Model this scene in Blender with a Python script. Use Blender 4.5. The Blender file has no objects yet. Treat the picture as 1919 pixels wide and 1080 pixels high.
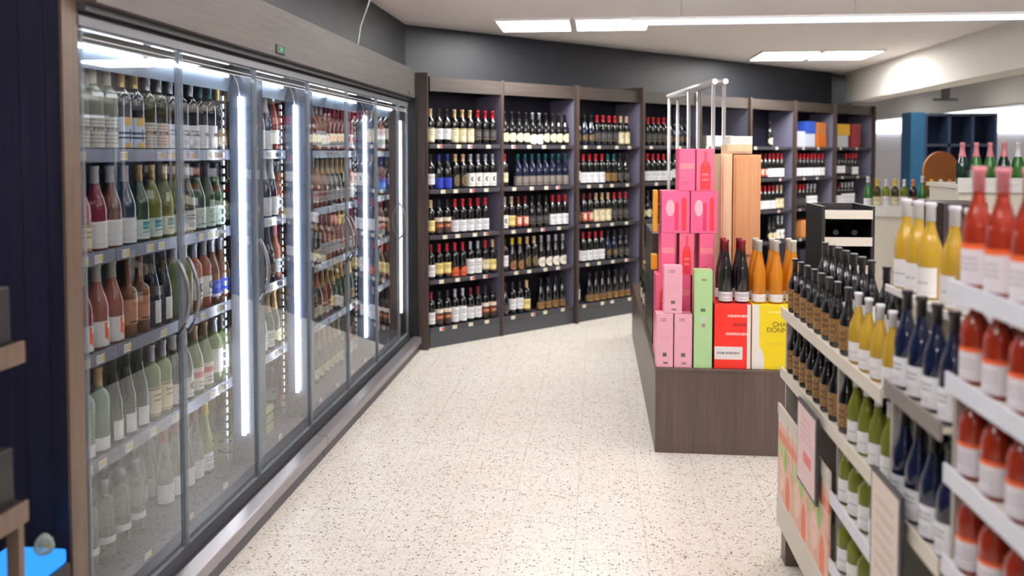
import bpy, math, random
from mathutils import Vector, Matrix
random.seed(7)
SC = bpy.context.scene
COL = SC.collection
R = math.radians

# ------------------------------------------------------------------ camera, world, exposure
F = 1585.0; EYE = 1.668; PITCH = R(2.3)
YAW = math.atan((1118 - 960) / F * math.cos(PITCH))
cd = bpy.data.cameras.new('camera'); cam = bpy.data.objects.new('camera', cd); COL.objects.link(cam)
cd.sensor_width = 36.0; cd.lens = 36.0 * F / 1919.0
cd.shift_y = -(540 - (286 + F * math.tan(PITCH))) / 1919.0
cd.clip_start = 0.05; cd.clip_end = 100
cam.location = (0, 0, EYE); cam.rotation_euler = (R(90) - PITCH, 0, YAW)
cd.dof.use_dof = True; cd.dof.focus_distance = 4.2; cd.dof.aperture_fstop = 36.0 * F / 1919.0 / 17.5
SC.camera = cam
SC.view_settings.view_transform = 'Standard'; SC.view_settings.look = 'None'
SC.view_settings.gamma = 1.0; SC.view_settings.exposure = 0.7
SC.cycles.transparent_max_bounces = 24; SC.cycles.max_bounces = 8
SC.cycles.diffuse_bounces = 4; SC.cycles.glossy_bounces = 4; SC.cycles.transmission_bounces = 4
SC.cycles.sample_clamp_indirect = 6.0
SC.cycles.caustics_reflective = False; SC.cycles.caustics_refractive = False
W = bpy.data.worlds.new('world'); SC.world = W; W.use_nodes = True
W.node_tree.nodes['Background'].inputs[0].default_value = (0.8, 0.85, 1, 1)
W.node_tree.nodes['Background'].inputs[1].default_value = 0.3
PANEL = 7.0      # ceiling panel radiance
LED = 10.0         # cooler tube radiance

# ------------------------------------------------------------------ colour and material helpers
def lin(c):
    return tuple(((x / 255) / 12.92 if x / 255 <= 0.04045 else ((x / 255 + 0.055) / 1.055) ** 2.4) for x in c) + (1.0,)
class NT:
    def __init__(s, name):
        s.m = bpy.data.materials.new(name); s.m.use_nodes = True
        s.t = s.m.node_tree; s.t.nodes.clear(); s.out = s.n('ShaderNodeOutputMaterial')
    def n(s, typ, **kw):
        x = s.t.nodes.new(typ)
        for k, v in kw.items(): setattr(x, k, v)
        return x
    def l(s, a, b): s.t.links.new(a, b)
    def setin(s, sock, v):
        if isinstance(v, bpy.types.NodeSocket): s.l(v, sock)
        else: sock.default_value = v
    def math(s, op, a, b=None, c=None):
        x = s.n('ShaderNodeMath', operation=op)
        s.setin(x.inputs[0], a)
        if b is not None: s.setin(x.inputs[1], b)
        if c is not None: s.setin(x.inputs[2], c)
        return x.outputs[0]
    def mix(s, f, a, b):
        x = s.n('ShaderNodeMix', data_type='RGBA')
        s.setin(x.inputs[0], f); s.setin(x.inputs[6], a); s.setin(x.inputs[7], b)
        return x.outputs[2]
    def noise(s, vec, scale, detail=2, rough=0.5):
        x = s.n('ShaderNodeTexNoise'); x.inputs['Scale'].default_value = scale
        x.inputs['Detail'].default_value = detail; x.inputs['Roughness'].default_value = rough
        if vec is not None: s.l(vec, x.inputs['Vector'])
        return x.outputs[0]
    def coords(s, which='Object', scale=(1, 1, 1)):
        tc = s.n('ShaderNodeTexCoord'); mp = s.n('ShaderNodeMapping')
        mp.inputs['Scale'].default_value = scale
        s.l(tc.outputs[which], mp.inputs[0]); return mp.outputs[0]
    def pbr(s, col, rough=0.5, metal=0.0, coat=0.0, spec=0.5):
        p = s.n('ShaderNodeBsdfPrincipled')
        s.setin(p.inputs['Base Color'], col); s.setin(p.inputs['Roughness'], rough)
        p.inputs['Metallic'].default_value = metal; p.inputs['Coat Weight'].default_value = coat
        p.inputs['Specular IOR Level'].default_value = spec
        return p.outputs[0]
    def done(s, sh): s.l(sh, s.out.inputs[0]); return s.m
MC = {}
def paint(rgb, rough=0.5, metal=0.0, coat=0.0, var=0.06, scale=30):
    key = ('p', tuple(rgb), rough, metal, coat, var)
    if key in MC: return MC[key]
    t = NT('paint'); c = lin(rgb); f = t.noise(t.coords(), scale, 3)
    c2 = tuple(min(1, x * (1 - var * 2)) for x in c[:3]) + (1,)
    MC[key] = t.done(t.pbr(t.mix(f, c, c2), rough, metal, coat)); return MC[key]
def emit(rgb, strength):
    key = ('e', tuple(rgb), strength)
    if key in MC: return MC[key]
    t = NT('lamp_light'); e = t.n('ShaderNodeEmission'); e.inputs[0].default_value = lin(rgb); e.inputs[1].default_value = strength
    MC[key] = t.done(e.outputs[0]); return MC[key]
def wood(name, dark, light, axis, rough=0.45):
    if name in MC: return MC[name]
    t = NT(name); sc = [60, 60, 60]; sc[axis] = 2.2
    v = t.coords('Object', tuple(sc)); a = t.noise(v, 1.0, 5, 0.65)
    sc2 = [7, 7, 7]; sc2[axis] = 0.5
    b = t.noise(t.coords('Object', tuple(sc2)), 1.0, 2)
    r = t.n('ShaderNodeValToRGB'); r.color_ramp.elements[0].position = 0.3; r.color_ramp.elements[0].color = lin(dark)
    r.color_ramp.elements[1].position = 0.72; r.color_ramp.elements[1].color = lin(light)
    t.l(t.math('ADD', t.math('MULTIPLY', a, 0.65), t.math('MULTIPLY', b, 0.35)), r.inputs[0])
    MC[name] = t.done(t.pbr(r.outputs[0], rough)); return MC[name]
def glassy(name, rgb, clear=0.5, rough=0.06):
    """tinted bottle glass with what is in it: part lets light through, part shows its own colour"""
    if name in MC: return MC[name]
    t = NT(name); c = lin(rgb)
    p = t.pbr(c, rough, 0, 0.6)
    tr = t.n('ShaderNodeBsdfTransparent'); tr.inputs[0].default_value = tuple(min(1, x ** 0.5) for x in c[:3]) + (1,)
    fr = t.n('ShaderNodeFresnel'); fr.inputs[0].default_value = 1.5
    f = t.math('MULTIPLY', t.math('SUBTRACT', 1.0, fr.outputs[0]), clear)
    mx = t.n('ShaderNodeMixShader'); t.l(f, mx.inputs[0]); t.l(p, mx.inputs[1]); t.l(tr.outputs[0], mx.inputs[2])
    MC[name] = t.done(mx.outputs[0]); return MC[name]
def pane_glass(name, boost=2.0, tint=(0.93, 0.97, 0.97, 1)):
    if name in MC: return MC[name]
    t = NT(name)
    tr = t.n('ShaderNodeBsdfTransparent'); tr.inputs[0].default_value = tint
    gl = t.n('ShaderNodeBsdfGlossy'); gl.inputs['Roughness'].default_value = 0.004; gl.inputs[0].default_value = (0.92, 0.95, 1, 1)
    fr = t.n('ShaderNodeFresnel'); fr.inputs[0].default_value = 1.5
    f = t.math('MINIMUM', t.math('MULTIPLY', fr.outputs[0], boost), 0.75)
    mx = t.n('ShaderNodeMixShader'); t.l(f, mx.inputs[0]); t.l(tr.outputs[0], mx.inputs[1]); t.l(gl.outputs[0], mx.inputs[2])
    MC[name] = t.done(mx.outputs[0]); return MC[name]
def print_mat(name, base, items=(), rough=0.55):
    """a printed sheet in UV space: items are ('r',u0,u1,v0,v1,rgb), ('o',uc,vc,a,b,rgb), ('t',u0,u1,v0,v1,rgb,rows) or ('g',rgb,scale,threshold)"""
    if name in MC: return MC[name]
    t = NT(name); tc = t.n('ShaderNodeTexCoord'); sp = t.n('ShaderNodeSeparateXYZ'); t.l(tc.outputs['UV'], sp.inputs[0])
    u, v = sp.outputs[0], sp.outputs[1]; col = lin(base)
    def rect(u0, u1, v0, v1):
        return t.math('MULTIPLY', t.math('COMPARE', u, (u0 + u1) / 2, (u1 - u0) / 2), t.math('COMPARE', v, (v0 + v1) / 2, (v1 - v0) / 2))
    for it in items:
        if it[0] == 'r': m = rect(*it[1:5]); c = it[5]
        elif it[0] == 'o':
            du = t.math('DIVIDE', t.math('SUBTRACT', u, it[1]), it[3]); dv = t.math('DIVIDE', t.math('SUBTRACT', v, it[2]), it[4])
            m = t.math('LESS_THAN', t.math('ADD', t.math('MULTIPLY', du, du), t.math('MULTIPLY', dv, dv)), 1.0); c = it[5]
        elif it[0] == 't':
            u0, u1, v0, v1, c, rows = it[1:7]
            row = t.math('MULTIPLY', t.math('SUBTRACT', v, v0), rows / (v1 - v0))
            band = t.math('COMPARE', t.math('FRACT', row), 0.5, 0.24)
            cb = t.n('ShaderNodeCombineXYZ'); t.l(t.math('MULTIPLY', u, 55.0), cb.inputs[0]); t.l(t.math('FLOOR', row), cb.inputs[1])
            nz = t.noise(cb.outputs[0], 1.0, 0)
            m = t.math('MULTIPLY', t.math('MULTIPLY', rect(u0, u1, v0, v1), band), t.math('GREATER_THAN', nz, 0.46))
        else:
            c = it[1]; m = t.math('GREATER_THAN', t.noise(tc.outputs['UV'], it[2], 4, 0.7), it[3])
        col = t.mix(m, col, lin(c))
    MC[name] = t.done(t.pbr(col, rough)); return MC[name]

# ------------------------------------------------------------------ mesh helpers
class MB:
    def __init__(s): s.v = []; s.f = []; s.uv = {}
    def box(s, x0, x1, y0, y1, z0, z1):
        b = len(s.v)
        s.v += [(x, y, z) for z in (z0, z1) for y in (y0, y1) for x in (x0, x1)]
        for q in ((0, 2, 3, 1), (4, 5, 7, 6), (0, 1, 5, 4), (2, 6, 7, 3), (0, 4, 6, 2), (1, 3, 7, 5)): s.f.append(tuple(b + i for i in q))
        return s
    def prism(s, pts, y0, y1):     # outline in x,z swept along y (outline counter-clockwise seen from -y)
        b = len(s.v); n = len(pts)
        s.v += [(x, y0, z) for x, z in pts] + [(x, y1, z) for x, z in pts]
        s.f.append(tuple(b + i for i in range(n))); s.f.append(tuple(b + n + i for i in reversed(range(n))))
        for i in range(n): j = (i + 1) % n; s.f.append((b + i, b + n + i, b + n + j, b + j))
        return s
    def tube(s, pts, r, seg=10):
        pts = [Vector(p) for p in pts]; b = len(s.v)
        for i, p in enumerate(pts):
            d = (pts[min(i + 1, len(pts) - 1)] - pts[max(i - 1, 0)]).normalized()
            a = d.cross(Vector((0.13, 0.21, 0.97)) if abs(d.z) < 0.9 else Vector((1, 0, 0))).normalized(); c = d.cross(a)
            rr = r[i] if isinstance(r, (list, tuple)) else r
            for k in range(seg):
                w = 2 * math.pi * k / seg; s.v.append(tuple(p + a * math.cos(w) * rr + c * math.sin(w) * rr))
        for i in range(len(pts) - 1):
            for k in range(seg):
                k2 = (k + 1) % seg; s.f.append((b + i * seg + k, b + i * seg + k2, b + (i + 1) * seg + k2, b + (i + 1) * seg + k))
        s.f.append(tuple(b + k for k in reversed(range(seg)))); e = b + (len(pts) - 1) * seg; s.f.append(tuple(e + k for k in range(seg)))
        return s
    def lathe(s, prof, seg=18):
        b = len(s.v)
        for z, r in prof:
            for k in range(seg):
                w = 2 * math.pi * k / seg; s.v.append((r * math.cos(w), r * math.sin(w), z))
        for i in range(len(prof) - 1):
            for k in range(seg):
                k2 = (k + 1) % seg; s.f.append((b + i * seg + k, b + i * seg + k2, b + (i + 1) * seg + k2, b + (i + 1) * seg + k))
        s.f.append(tuple(b + k for k in reversed(range(seg)))); e = b + (len(prof) - 1) * seg; s.f.append(tuple(e + k for k in range(seg)))
        return s
    def mesh(s, name, mat, smooth=False, bevel=0.0):
        me = bpy.data.meshes.new(name); me.from_pydata(s.v, [], s.f); me.update()
        me.materials.append(mat)
        if smooth:
            for p in me.polygons: p.use_smooth = len(p.vertices) == 4
        if s.uv:
            ul = me.uv_layers.new(name='UVMap')
            for lp in me.loops: ul.data[lp.index].uv = s.uv.get(lp.vertex_index, (0, 0))
        return me
    def build(s, name, mat, parent=None, smooth=False, bevel=0.0, loc=None):
        o = bpy.data.objects.new(name, s.mesh(name, mat, smooth)); COL.objects.link(o)
        if parent is not None:
            o.parent = parent; o.matrix_parent_inverse = Matrix.Identity(4)
            if loc is None: o.location = -parent.location if parent.get('world_parts') else (0, 0, 0)
        if loc is not None: o.location = loc
        if bevel:
            md = o.modifiers.new('soft edge', 'BEVEL'); md.width = bevel; md.segments = 2; md.limit_method = 'ANGLE'
        return o
def tag(o, label=None, cat=None, group=None, kind=None):
    if label: o['label'] = label
    if cat: o['category'] = cat
    if group: o['group'] = group
    if kind: o['kind'] = kind
    return o
def empty(name, loc=(0, 0, 0), rz=0.0):
    o = bpy.data.objects.new(name, None); COL.objects.link(o); o.empty_display_size = 0.05
    o.location = loc; o.rotation_euler = (0, 0, rz); return o
def quad_uv(p00, p10, p11, p01, th, nrm):
    """a thin printed sheet with UVs on its face: corners counter-clockwise seen from outside, thickness th behind"""
    m = MB(); n = Vector(nrm).normalized() * th
    F4 = [Vector(p) for p in (p00, p10, p11, p01)]
    m.v = [tuple(p) for p in F4] + [tuple(p - n) for p in F4]
    m.f = [(0, 1, 2, 3), (7, 6, 5, 4), (0, 4, 5, 1), (1, 5, 6, 2), (2, 6, 7, 3), (3, 7, 4, 0)]
    m.uv = {0: (0, 0), 1: (1, 0), 2: (1, 1), 3: (0, 1), 4: (0, 0), 5: (1, 0), 6: (1, 1), 7: (0, 1)}
    return m
def lettering(text, size, parent, loc, rot, mat, name='lettering', align='CENTER', bold=0.0):
    c = bpy.data.curves.new(name, 'FONT'); c.body = text; c.size = size; c.align_x = align; c.align_y = 'CENTER'
    c.extrude = 0.0004; c.offset = bold; c.materials.append(mat); c.space_line = 0.85
    tmp = bpy.data.objects.new(name, c); COL.objects.link(tmp)
    me = bpy.data.meshes.new_from_object(tmp.evaluated_get(bpy.context.evaluated_depsgraph_get())); me.name = name
    bpy.data.objects.remove(tmp); bpy.data.curves.remove(c)
    o = bpy.data.objects.new(name, me); COL.objects.link(o); o.parent = parent; o.location = loc; o.rotation_euler = rot
    return o
NUM = ['zeroth', 'first', 'second', 'third', 'fourth', 'fifth', 'sixth', 'seventh', 'eighth', 'ninth', 'tenth', 'eleventh', 'twelfth', 'thirteenth', 'fourteenth',
       'fifteenth', 'sixteenth', 'seventeenth', 'eighteenth', 'nineteenth', 'twentieth', 'twenty-first', 'twenty-second', 'twenty-third', 'twenty-fourth', 'twenty-fifth',
       'twenty-sixth', 'twenty-seventh', 'twenty-eighth', 'twenty-ninth', 'thirtieth']

# ------------------------------------------------------------------ shared materials
WV = wood('dark_wood_upright', (38, 30, 27), (84, 70, 63), 2)
WN = wood('near_panel_wood_blue_lit', (9, 11, 28), (38, 38, 60), 2)  # blue light on the near panel is put into this wood colour
WV2 = wood('front_edge_wood', (64, 52, 43), (102, 86, 73), 2)
WH = wood('header_wood', (52, 47, 44), (82, 75, 70), 1, 0.55)
WHB = wood('bay_header_wood', (46, 38, 35), (76, 66, 60), 0, 0.55)
WPL = wood('plinth_wood', (58, 46, 42), (92, 76, 68), 2, 0.35)
BLACK = paint((14, 14, 17), 0.5); DGREY = paint((52, 54, 58), 0.45); MGREY = paint((104, 106, 112), 0.4)
ALU = paint((176, 176, 180), 0.28, 0.85); STEEL = paint((196, 194, 194), 0.3, 0.5)
WHITE = paint((228, 228, 226), 0.5); CREAM = paint((218, 213, 200), 0.5); LILAC = paint((150, 153, 172), 0.25, 0.3)
NAVY = paint((27, 28, 44), 0.6); SLATE = paint((72, 75, 80), 0.5)
PAPER = print_mat('price_tag_print', (236, 236, 238), [('r', 0.6, 0.97, 0.12, 0.88, (226, 205, 90)), ('t', 0.06, 0.55, 0.15, 0.85, (120, 120, 130), 3)])
PAPER_R = print_mat('sale_tag_print', (236, 232, 225), [('r', 0.5, 0.97, 0.1, 0.9, (205, 60, 60)), ('t', 0.06, 0.45, 0.15, 0.85, (120, 120, 130), 3)])
DOORGLASS = pane_glass('cooler_pane_glass')
INK = paint((50, 46, 50), 0.6)

# ------------------------------------------------------------------ the room
def struct(name, mb, mat, bevel=0): return tag(mb.build(name, mat, bevel=bevel), kind='structure')
CEIL = 2.77
def floor_mat():
    t = NT('terrazzo_tiles'); tc = t.n('ShaderNodeTexCoord'); P = tc.outputs['Object']
    sp = t.n('ShaderNodeSeparateXYZ'); t.l(P, sp.inputs[0])
    S = 0.3
    gx = t.math('DIVIDE', t.math('ADD', sp.outputs[0], 0.083 + 30), S); gy = t.math('DIVIDE', t.math('ADD', sp.outputs[1], 30 - 0.205), S)
    def line(g, w):
        f = t.math('FRACT', g); d = t.math('MINIMUM', f, t.math('SUBTRACT', 1.0, f)); return t.math('LESS_THAN', d, w)
    cell = t.n('ShaderNodeCombineXYZ'); t.l(t.math('FLOOR', gx), cell.inputs[0]); t.l(t.math('FLOOR', gy), cell.inputs[1])
    wn = t.n('ShaderNodeTexWhiteNoise', noise_dimensions='3D'); t.l(cell.outputs[0], wn.inputs[0])
    off = t.n('ShaderNodeVectorMath', operation='MULTIPLY_ADD'); t.l(wn.outputs[1], off.inputs[0]); off.inputs[1].default_value = (7, 7, 7); t.l(P, off.inputs[2])
    base = t.mix(t.noise(P, 2.2, 2), lin((229, 228, 219)), lin((230, 224, 215)))
    base = t.mix(t.math('MULTIPLY', wn.outputs[0], 0.35), base, lin((224, 214, 203)))
    fine = t.noise(off.outputs[0], 120, 3, 0.7)
    base = t.mix(t.math('MULTIPLY', fine, 0.35), base, lin((206, 198, 186)))
    def chips(scale, keep, size, cols, stretch=1.0):
        nonlocal base
        mp = t.n('ShaderNodeMapping'); mp.inputs['Scale'].default_value = (1.0, stretch, 1); t.l(off.outputs[0], mp.inputs[0])
        wob = t.n('ShaderNodeTexNoise'); wob.inputs['Scale'].default_value = scale * 1.3; t.l(mp.outputs[0], wob.inputs['Vector'])
        wv = t.n('ShaderNodeVectorMath', operation='MULTIPLY_ADD'); t.l(wob.outputs[1], wv.inputs[0]); k = 0.55 / scale; wv.inputs[1].default_value = (k, k, k); t.l(mp.outputs[0], wv.inputs[2])
        vo = t.n('ShaderNodeTexVoronoi'); vo.inputs['Scale'].default_value = scale; t.l(wv.outputs[0], vo.inputs['Vector'])
        vo.voronoi_dimensions = '2D'
        sc = t.n('ShaderNodeSeparateXYZ'); t.l(vo.outputs['Color'], sc.inputs[0])
        m = t.math('MULTIPLY', t.math('LESS_THAN', sc.outputs[0], keep), t.math('LESS_THAN', vo.outputs['Distance'], t.math('MULTIPLY', t.math('ADD', sc.outputs[1], 0.35), size)))
        rp = t.n('ShaderNodeValToRGB'); rp.color_ramp.interpolation = 'CONSTANT'
        els = rp.color_ramp.elements
        for i, c in enumerate(cols):
            e = els[i] if i < 2 else els.new(i / len(cols)); e.position = i / len(cols); e.color = lin(c)
        t.l(sc.outputs[2], rp.inputs[0]); base = t.mix(m, base, rp.outputs[0])
    chips(190, 0.30, 0.42, [(196, 186, 172), (176, 166, 152), (246, 244, 240), (206, 178, 160)])
    chips(110, 0.15, 0.40, [(150, 140, 128), (250, 248, 244), (128, 112, 100), (196, 160, 140), (160, 168, 160)])
    chips(70, 0.15, 0.33, [(70, 62, 58), (112, 100, 92), (92, 78, 68), (150, 144, 138), (58, 54, 56)], 1.25)
    grout = t.math('MAXIMUM', line(gx, 0.0045), t.math('MULTIPLY', line(gy, 0.0045), 0.85))
    base = t.mix(t.math('MULTIPLY', grout, 0.75), base, lin((168, 156, 146)))
    return t.done(t.pbr(base, 0.32, 0, 0.0, 0.5))
struct('floor', MB().box(-4.5, 14, -4, 20.5, -0.1, 0), floor_mat())
struct('ceiling', MB().box(-4.5, 14, -4, 20.5, CEIL, CEIL + 0.1), paint((240, 234, 233), 0.8, var=0.01, scale=2))
DARKWALL = paint((24, 27, 36), 0.52, var=0.04, scale=3)
struct('wall_left', MB().box(-2.62, -2.45, -4, 7.2, 0, CEIL), DARKWALL)
struct('wall_left_bulkhead', MB().box(-2.45, -1.64, 2.2, 7.2, 2.40, CEIL), DARKWALL)
PALE = paint((232, 230, 232), 0.7, var=0.03, scale=2)
struct('wall_rear', MB().box(-4.5, 14, -4.1, -4, 0, CEIL), PALE)
struct('wall_right', MB().box(14, 14.1, -4, 20.5, 0, CEIL), PALE)
struct('wall_front', MB().box(-4.5, 14, 20.5, 20.6, 0, CEIL), PALE)
# the slanting back wall: local frame along u (45 degrees), outward normal toward the aisle
U = Vector((math.sqrt(.5), math.sqrt(.5), 0)); N = Vector((math.sqrt(.5), -math.sqrt(.5), 0))
P0 = Vector((-0.829, 7.591, 0))            # front foot of the first clear upright
BW = tag(MB().box(-2.2, 6.75, 0.40, 0.52, 0, CEIL).build('wall_back', DARKWALL, loc=P0), kind='structure'); BW.rotation_euler = (0, 0, R(45))
BB = tag(MB().box(-1.5, 6.03, 0.30, 0.40, 2.325, CEIL).build('wall_back_bulkhead', DARKWALL, loc=P0), kind='structure'); BB.rotation_euler = (0, 0, R(45))
SOFF = paint((232, 229, 222), 0.7, var=0.02, scale=2)
struct('ceiling_beam', MB().box(3.45, 3.75, -3.5, 12.25, 2.36, CEIL), SOFF)
struct('ceiling_beam', MB().box(5.8, 6.1, -3.5, 20.4, 2.36, CEIL), SOFF)
for bx, by in ((4.5, 11.5), (4.6, 7.9)):
    tag(MB().box(bx - .04, bx + .04, by - .04, by + .04, 2.36, CEIL).box(bx - .15, bx + .15, by - .02, by + .02, 2.34, 2.37).build('ceiling_bracket', MGREY),
        'grey bracket hanging from the ceiling beyond the pale beam, ' + ('over the blue shelving' if by > 10 else 'over the green bottles'), 'bracket')
struct('window_1', MB().box(6.2, 13.6, 20.40, 20.48, 2.12, 2.66), emit((238, 242, 255), 1.8))

# ceiling panels (frame + diffuser)
def panel(cx, cy, label, sy=0.6, power=1.0):
    t = empty('ceiling_light', (cx, cy, CEIL - 0.02)); tag(t, label, 'ceiling light', 'square ceiling light panels')
    m = MB(); h = 0.3; k = sy / 2
    for a, b, c, d in ((-h - .02, h + .02, -k - .02, -k), (-h - .02, h + .02, k, k + .02), (-h - .02, -h, -k, k), (h, h + .02, -k, k)): m.box(a, b, c, d, 0, 0.02)
    m.build('frame', WHITE, t); MB().box(-h, h, -k, k, 0.004, 0.018).build('diffuser', emit((255, 252, 248), PANEL * power), t)
PL = [(-0.53, 7.30, 'white square ceiling panel nearest the dark slanting wall, before the long tube lamp'),
      (0.13, 7.30, 'white square ceiling panel beside the end of the long tube lamp'),
      (2.10, 9.85, 'white ceiling panel over the far wine bays, farther from the pale beam'),
      (2.76, 9.85, 'white ceiling panel over the far wine bays, closer to the pale beam')]
for x, y, l in PL: panel(x, y, l, 0.6 if y < 8 else 0.8, 3.0)
k = 0
for y in (4.7, 0.9, -2.6):
    for x in (-0.85, -0.2, 1.75, 2.4):
        k += 1; panel(x, y, 'white square ceiling panel out of the picture over the aisle, %s of its grid' % NUM[k])
for y in (1.0, 5.0, 9.0, 13.0, 17.0):
    for x in (7.2, 10.5):
        k += 1; panel(x, y, 'white square ceiling panel over the far hall beyond the beams, %s of its grid' % NUM[k])
for y in (12.6, 16.0): k += 1; panel(4.7, y, 'white square ceiling panel between the two beams, %s of its grid' % NUM[k])
# long suspended tube lamp
t = empty('tube_lamp', (1.9, 6.18, 2.6)); t['world_parts'] = 1
tag(t, 'long pale tube lamp hung across the aisle under the ceiling', 'lamp')
MB().box(0.24, 3.42, 6.155, 6.205, 2.615, 2.635).build('housing', WHITE, t)
MB().box(0.26, 3.40, 6.150, 6.210, 2.585, 2.6148).build('tube', emit((214, 228, 255), 1.1), t)
for x in (0.6, 1.8, 3.0): MB().tube([(x, 6.18, 2.635), (x, 6.18, CEIL)], 0.004, 6).build('wire', STEEL, t)

for i, (x, y) in enumerate(((0.2, 3.3), (2.1, 3.3), (0.2, 0.8), (2.1, 0.8))):  # added uplights, out of view, put in to brighten the ceiling
    t = empty('tube_lamp', (x, y, 2.34)); tag(t, 'added unseen uplight brightening the ceiling, above the camera, %s of four' % NUM[i + 1], 'lamp')
    MB().box(-.85, .85, -.06, .06, 0, .03).build('housing', WHITE, t); MB().box(-.84, .84, -.05, .05, .0305, .04).build('tube', emit((255, 248, 252), 110.0), t)
    for dx in (-.6, .6): MB().tube([(dx, 0, .0405), (dx, 0, CEIL - 2.34)], .003, 6).build('wire', STEEL, t)

# ------------------------------------------------------------------ bottles
SHAPES = {   # body profile (z, r), cap zone, label zone, label radius
    'bordeaux': ([(0, .031), (.004, .0365), (.188, .037), (.204, .0345), (.217, .027), (.228, .0175), (.238, .0138), (.286, .013), (.287, .0152), (.300, .0152)], (.236, .302), (.045, .135), .037),
    'burgundy': ([(0, .034), (.004, .0395), (.140, .040), (.162, .0375), (.188, .030), (.212, .0215), (.235, .0158), (.286, .0135), (.287, .0155), (.300, .0155)], (.240, .302), (.04, .115), .040),
    'flute': ([(0, .031), (.004, .0365), (.140, .037), (.165, .0345), (.200, .0275), (.235, .0205), (.270, .0152), (.316, .0132), (.317, .0152), (.330, .0152)], (.272, .332), (.04, .115), .037),
    'sparkling': ([(0, .036), (.004, .0425), (.130, .043), (.155, .0405), (.185, .032), (.215, .0235), (.245, .0178), (.290, .0150), (.291, .0172), (.312, .0165)], (.205, .315), (.035, .105), .043),
    'flask': ([(0, .028), (.004, .0345), (.150, .036), (.172, .0350), (.186, .028), (.194, .0165), (.202, .0125), (.290, .0115), (.291, .0138), (.303, .0138)], (.252, .305), (.040, .135), .036),
    'short': ([(0, .024), (.003, .0275), (.105, .028), (.120, .0255), (.132, .019), (.142, .0122), (.150, .0105), (.168, .0105), (.169, .0125), (.176, .0125)], (.148, .178), (.025, .082), .028),
    'slim': ([(0, .022), (.003, .0262), (.108, .0268), (.126, .0245), (.146, .0175), (.165, .0118), (.180, .0100), (.215, .0095), (.216, .0115), (.224, .0115)], (.182, .226), (.025, .085), .0268),
    'spirit': ([(0, .031), (.004, .0365), (.200, .037), (.215, .034), (.225, .024), (.232, .015), (.262, .014), (.263, .016), (.280, .016)], (.240, .292), (.05, .13), .037),
}
_mesh = {}
def prof_r(pr, z):
    for (a, ra), (b, rb) in zip(pr, pr[1:]):
        if a <= z <= b: return ra + (rb - ra) * ((z - a) / (b - a) if b > a else 0)
    return pr[-1][1]
def body_mesh(shape, mat):
    k = (shape, 'b', mat.name)
    if k not in _mesh: _mesh[k] = MB().lathe(SHAPES[shape][0], 18).mesh('glass', mat, True)
    return _mesh[k]
def cap_mesh(shape, mat):
    k = (shape, 'c', mat.name)
    if k not in _mesh:
        pr, (z0, z1) = SHAPES[shape][0], SHAPES[shape][1]
        zs = [z0] + [z for z, r in pr if z0 < z < pr[-1][0]] + [pr[-1][0]]
        p = [(z, prof_r(pr, z) + .0012) for z in zs]; p = [(z0, p[0][1] - .0008)] + p + [(z1, p[-1][1] - .0008)]
        _mesh[k] = MB().lathe(p, 16).mesh('cap', mat, True)
    return _mesh[k]
def label_mesh(shape, mat, zone=None, arc=105):
    k = (shape, 'l', mat.name, zone, arc)
    if k not in _mesh:
        pr = SHAPES[shape][0]; z0, z1 = zone or SHAPES[shape][2]; m = MB(); n = 16
        rows = [z0 + (z1 - z0) * i / 3 for i in range(4)]
        for j, z in enumerate(rows):
            for i in range(n + 1):
                w = R(-arc + 2 * arc * i / n); r = prof_r(pr, z) + .0009
                m.uv[len(m.v)] = (i / n, j / 3); m.v.append((r * math.cos(w), r * math.sin(w), z))
        for j in range(3):
            for i in range(n): a = j * (n + 1) + i; m.f.append((a, a + 1, a + n + 2, a + n + 1))
        _mesh[k] = m.mesh('label', mat, True)
    return _mesh[k]
CAPC = {'gold': ((196, 164, 104), .3, .6), 'silver': ((186, 190, 204), .3, .6), 'white': ((226, 228, 236), .45, 0), 'red': ((188, 26, 40), .35, .1), 'dark red': ((112, 18, 34), .4, .1),
        'black': ((26, 26, 30), .35, .1), 'navy': ((26, 34, 62), .35, .1), 'teal': ((16, 104, 112), .35, .2), 'copper': ((206, 142, 92), .35, .5), 'yellow': ((232, 196, 40), .45, 0),
        'orange': ((222, 132, 44), .4, .1), 'tan': ((206, 176, 132), .5, 0), 'blue': ((38, 66, 150), .35, .1), 'green': ((22, 70, 50), .35, .1), 'pink': ((222, 140, 150), .45, 0), 'clear': ((206, 206, 196), .3, 0)}
CAPM = {k: paint(c, r, m) for k, (c, r, m) in CAPC.items()}
GL = {'clear': glassy('clear_glass', (196, 202, 186), .72), 'pale green': glassy('pale_green_glass', (150, 176, 104), .5), 'green': glassy('green_glass', (44, 84, 34), .35), 'yellow-green': glassy('yellow_green_glass', (146, 156, 56), .5),
      'frosted': glassy('frosted_glass', (120, 156, 132), .3, .35), 'dark green': glassy('dark_green_glass', (14, 44, 34), .12), 'olive': glassy('olive_glass', (74, 72, 34), .35),
      'dark': glassy('dark_glass', (13, 14, 17), .0), 'navy': glassy('navy_glass', (14, 24, 50), .05), 'cerise': glassy('cerise_glass', (158, 44, 78), .4), 'pink': glassy('pink_glass', (206, 132, 118), .5),
      'amber': glassy('amber_glass', (142, 88, 50), .4), 'orange': glassy('orange_glass', (206, 104, 58), .4), 'salmon': glassy('salmon_glass', (214, 134, 104), .45), 'red': glassy('red_glass', (166, 38, 26), .25),
      'yellow': glassy('yellow_glass', (222, 186, 66), .4), 'honey': glassy('honey_glass', (232, 152, 40), .4), 'coral': glassy('coral_glass', (158, 50, 30), .25), 'fresh green': glassy('fresh_green_glass', (64, 140, 60), .4)}
G1 = (110, 108, 114)
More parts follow.
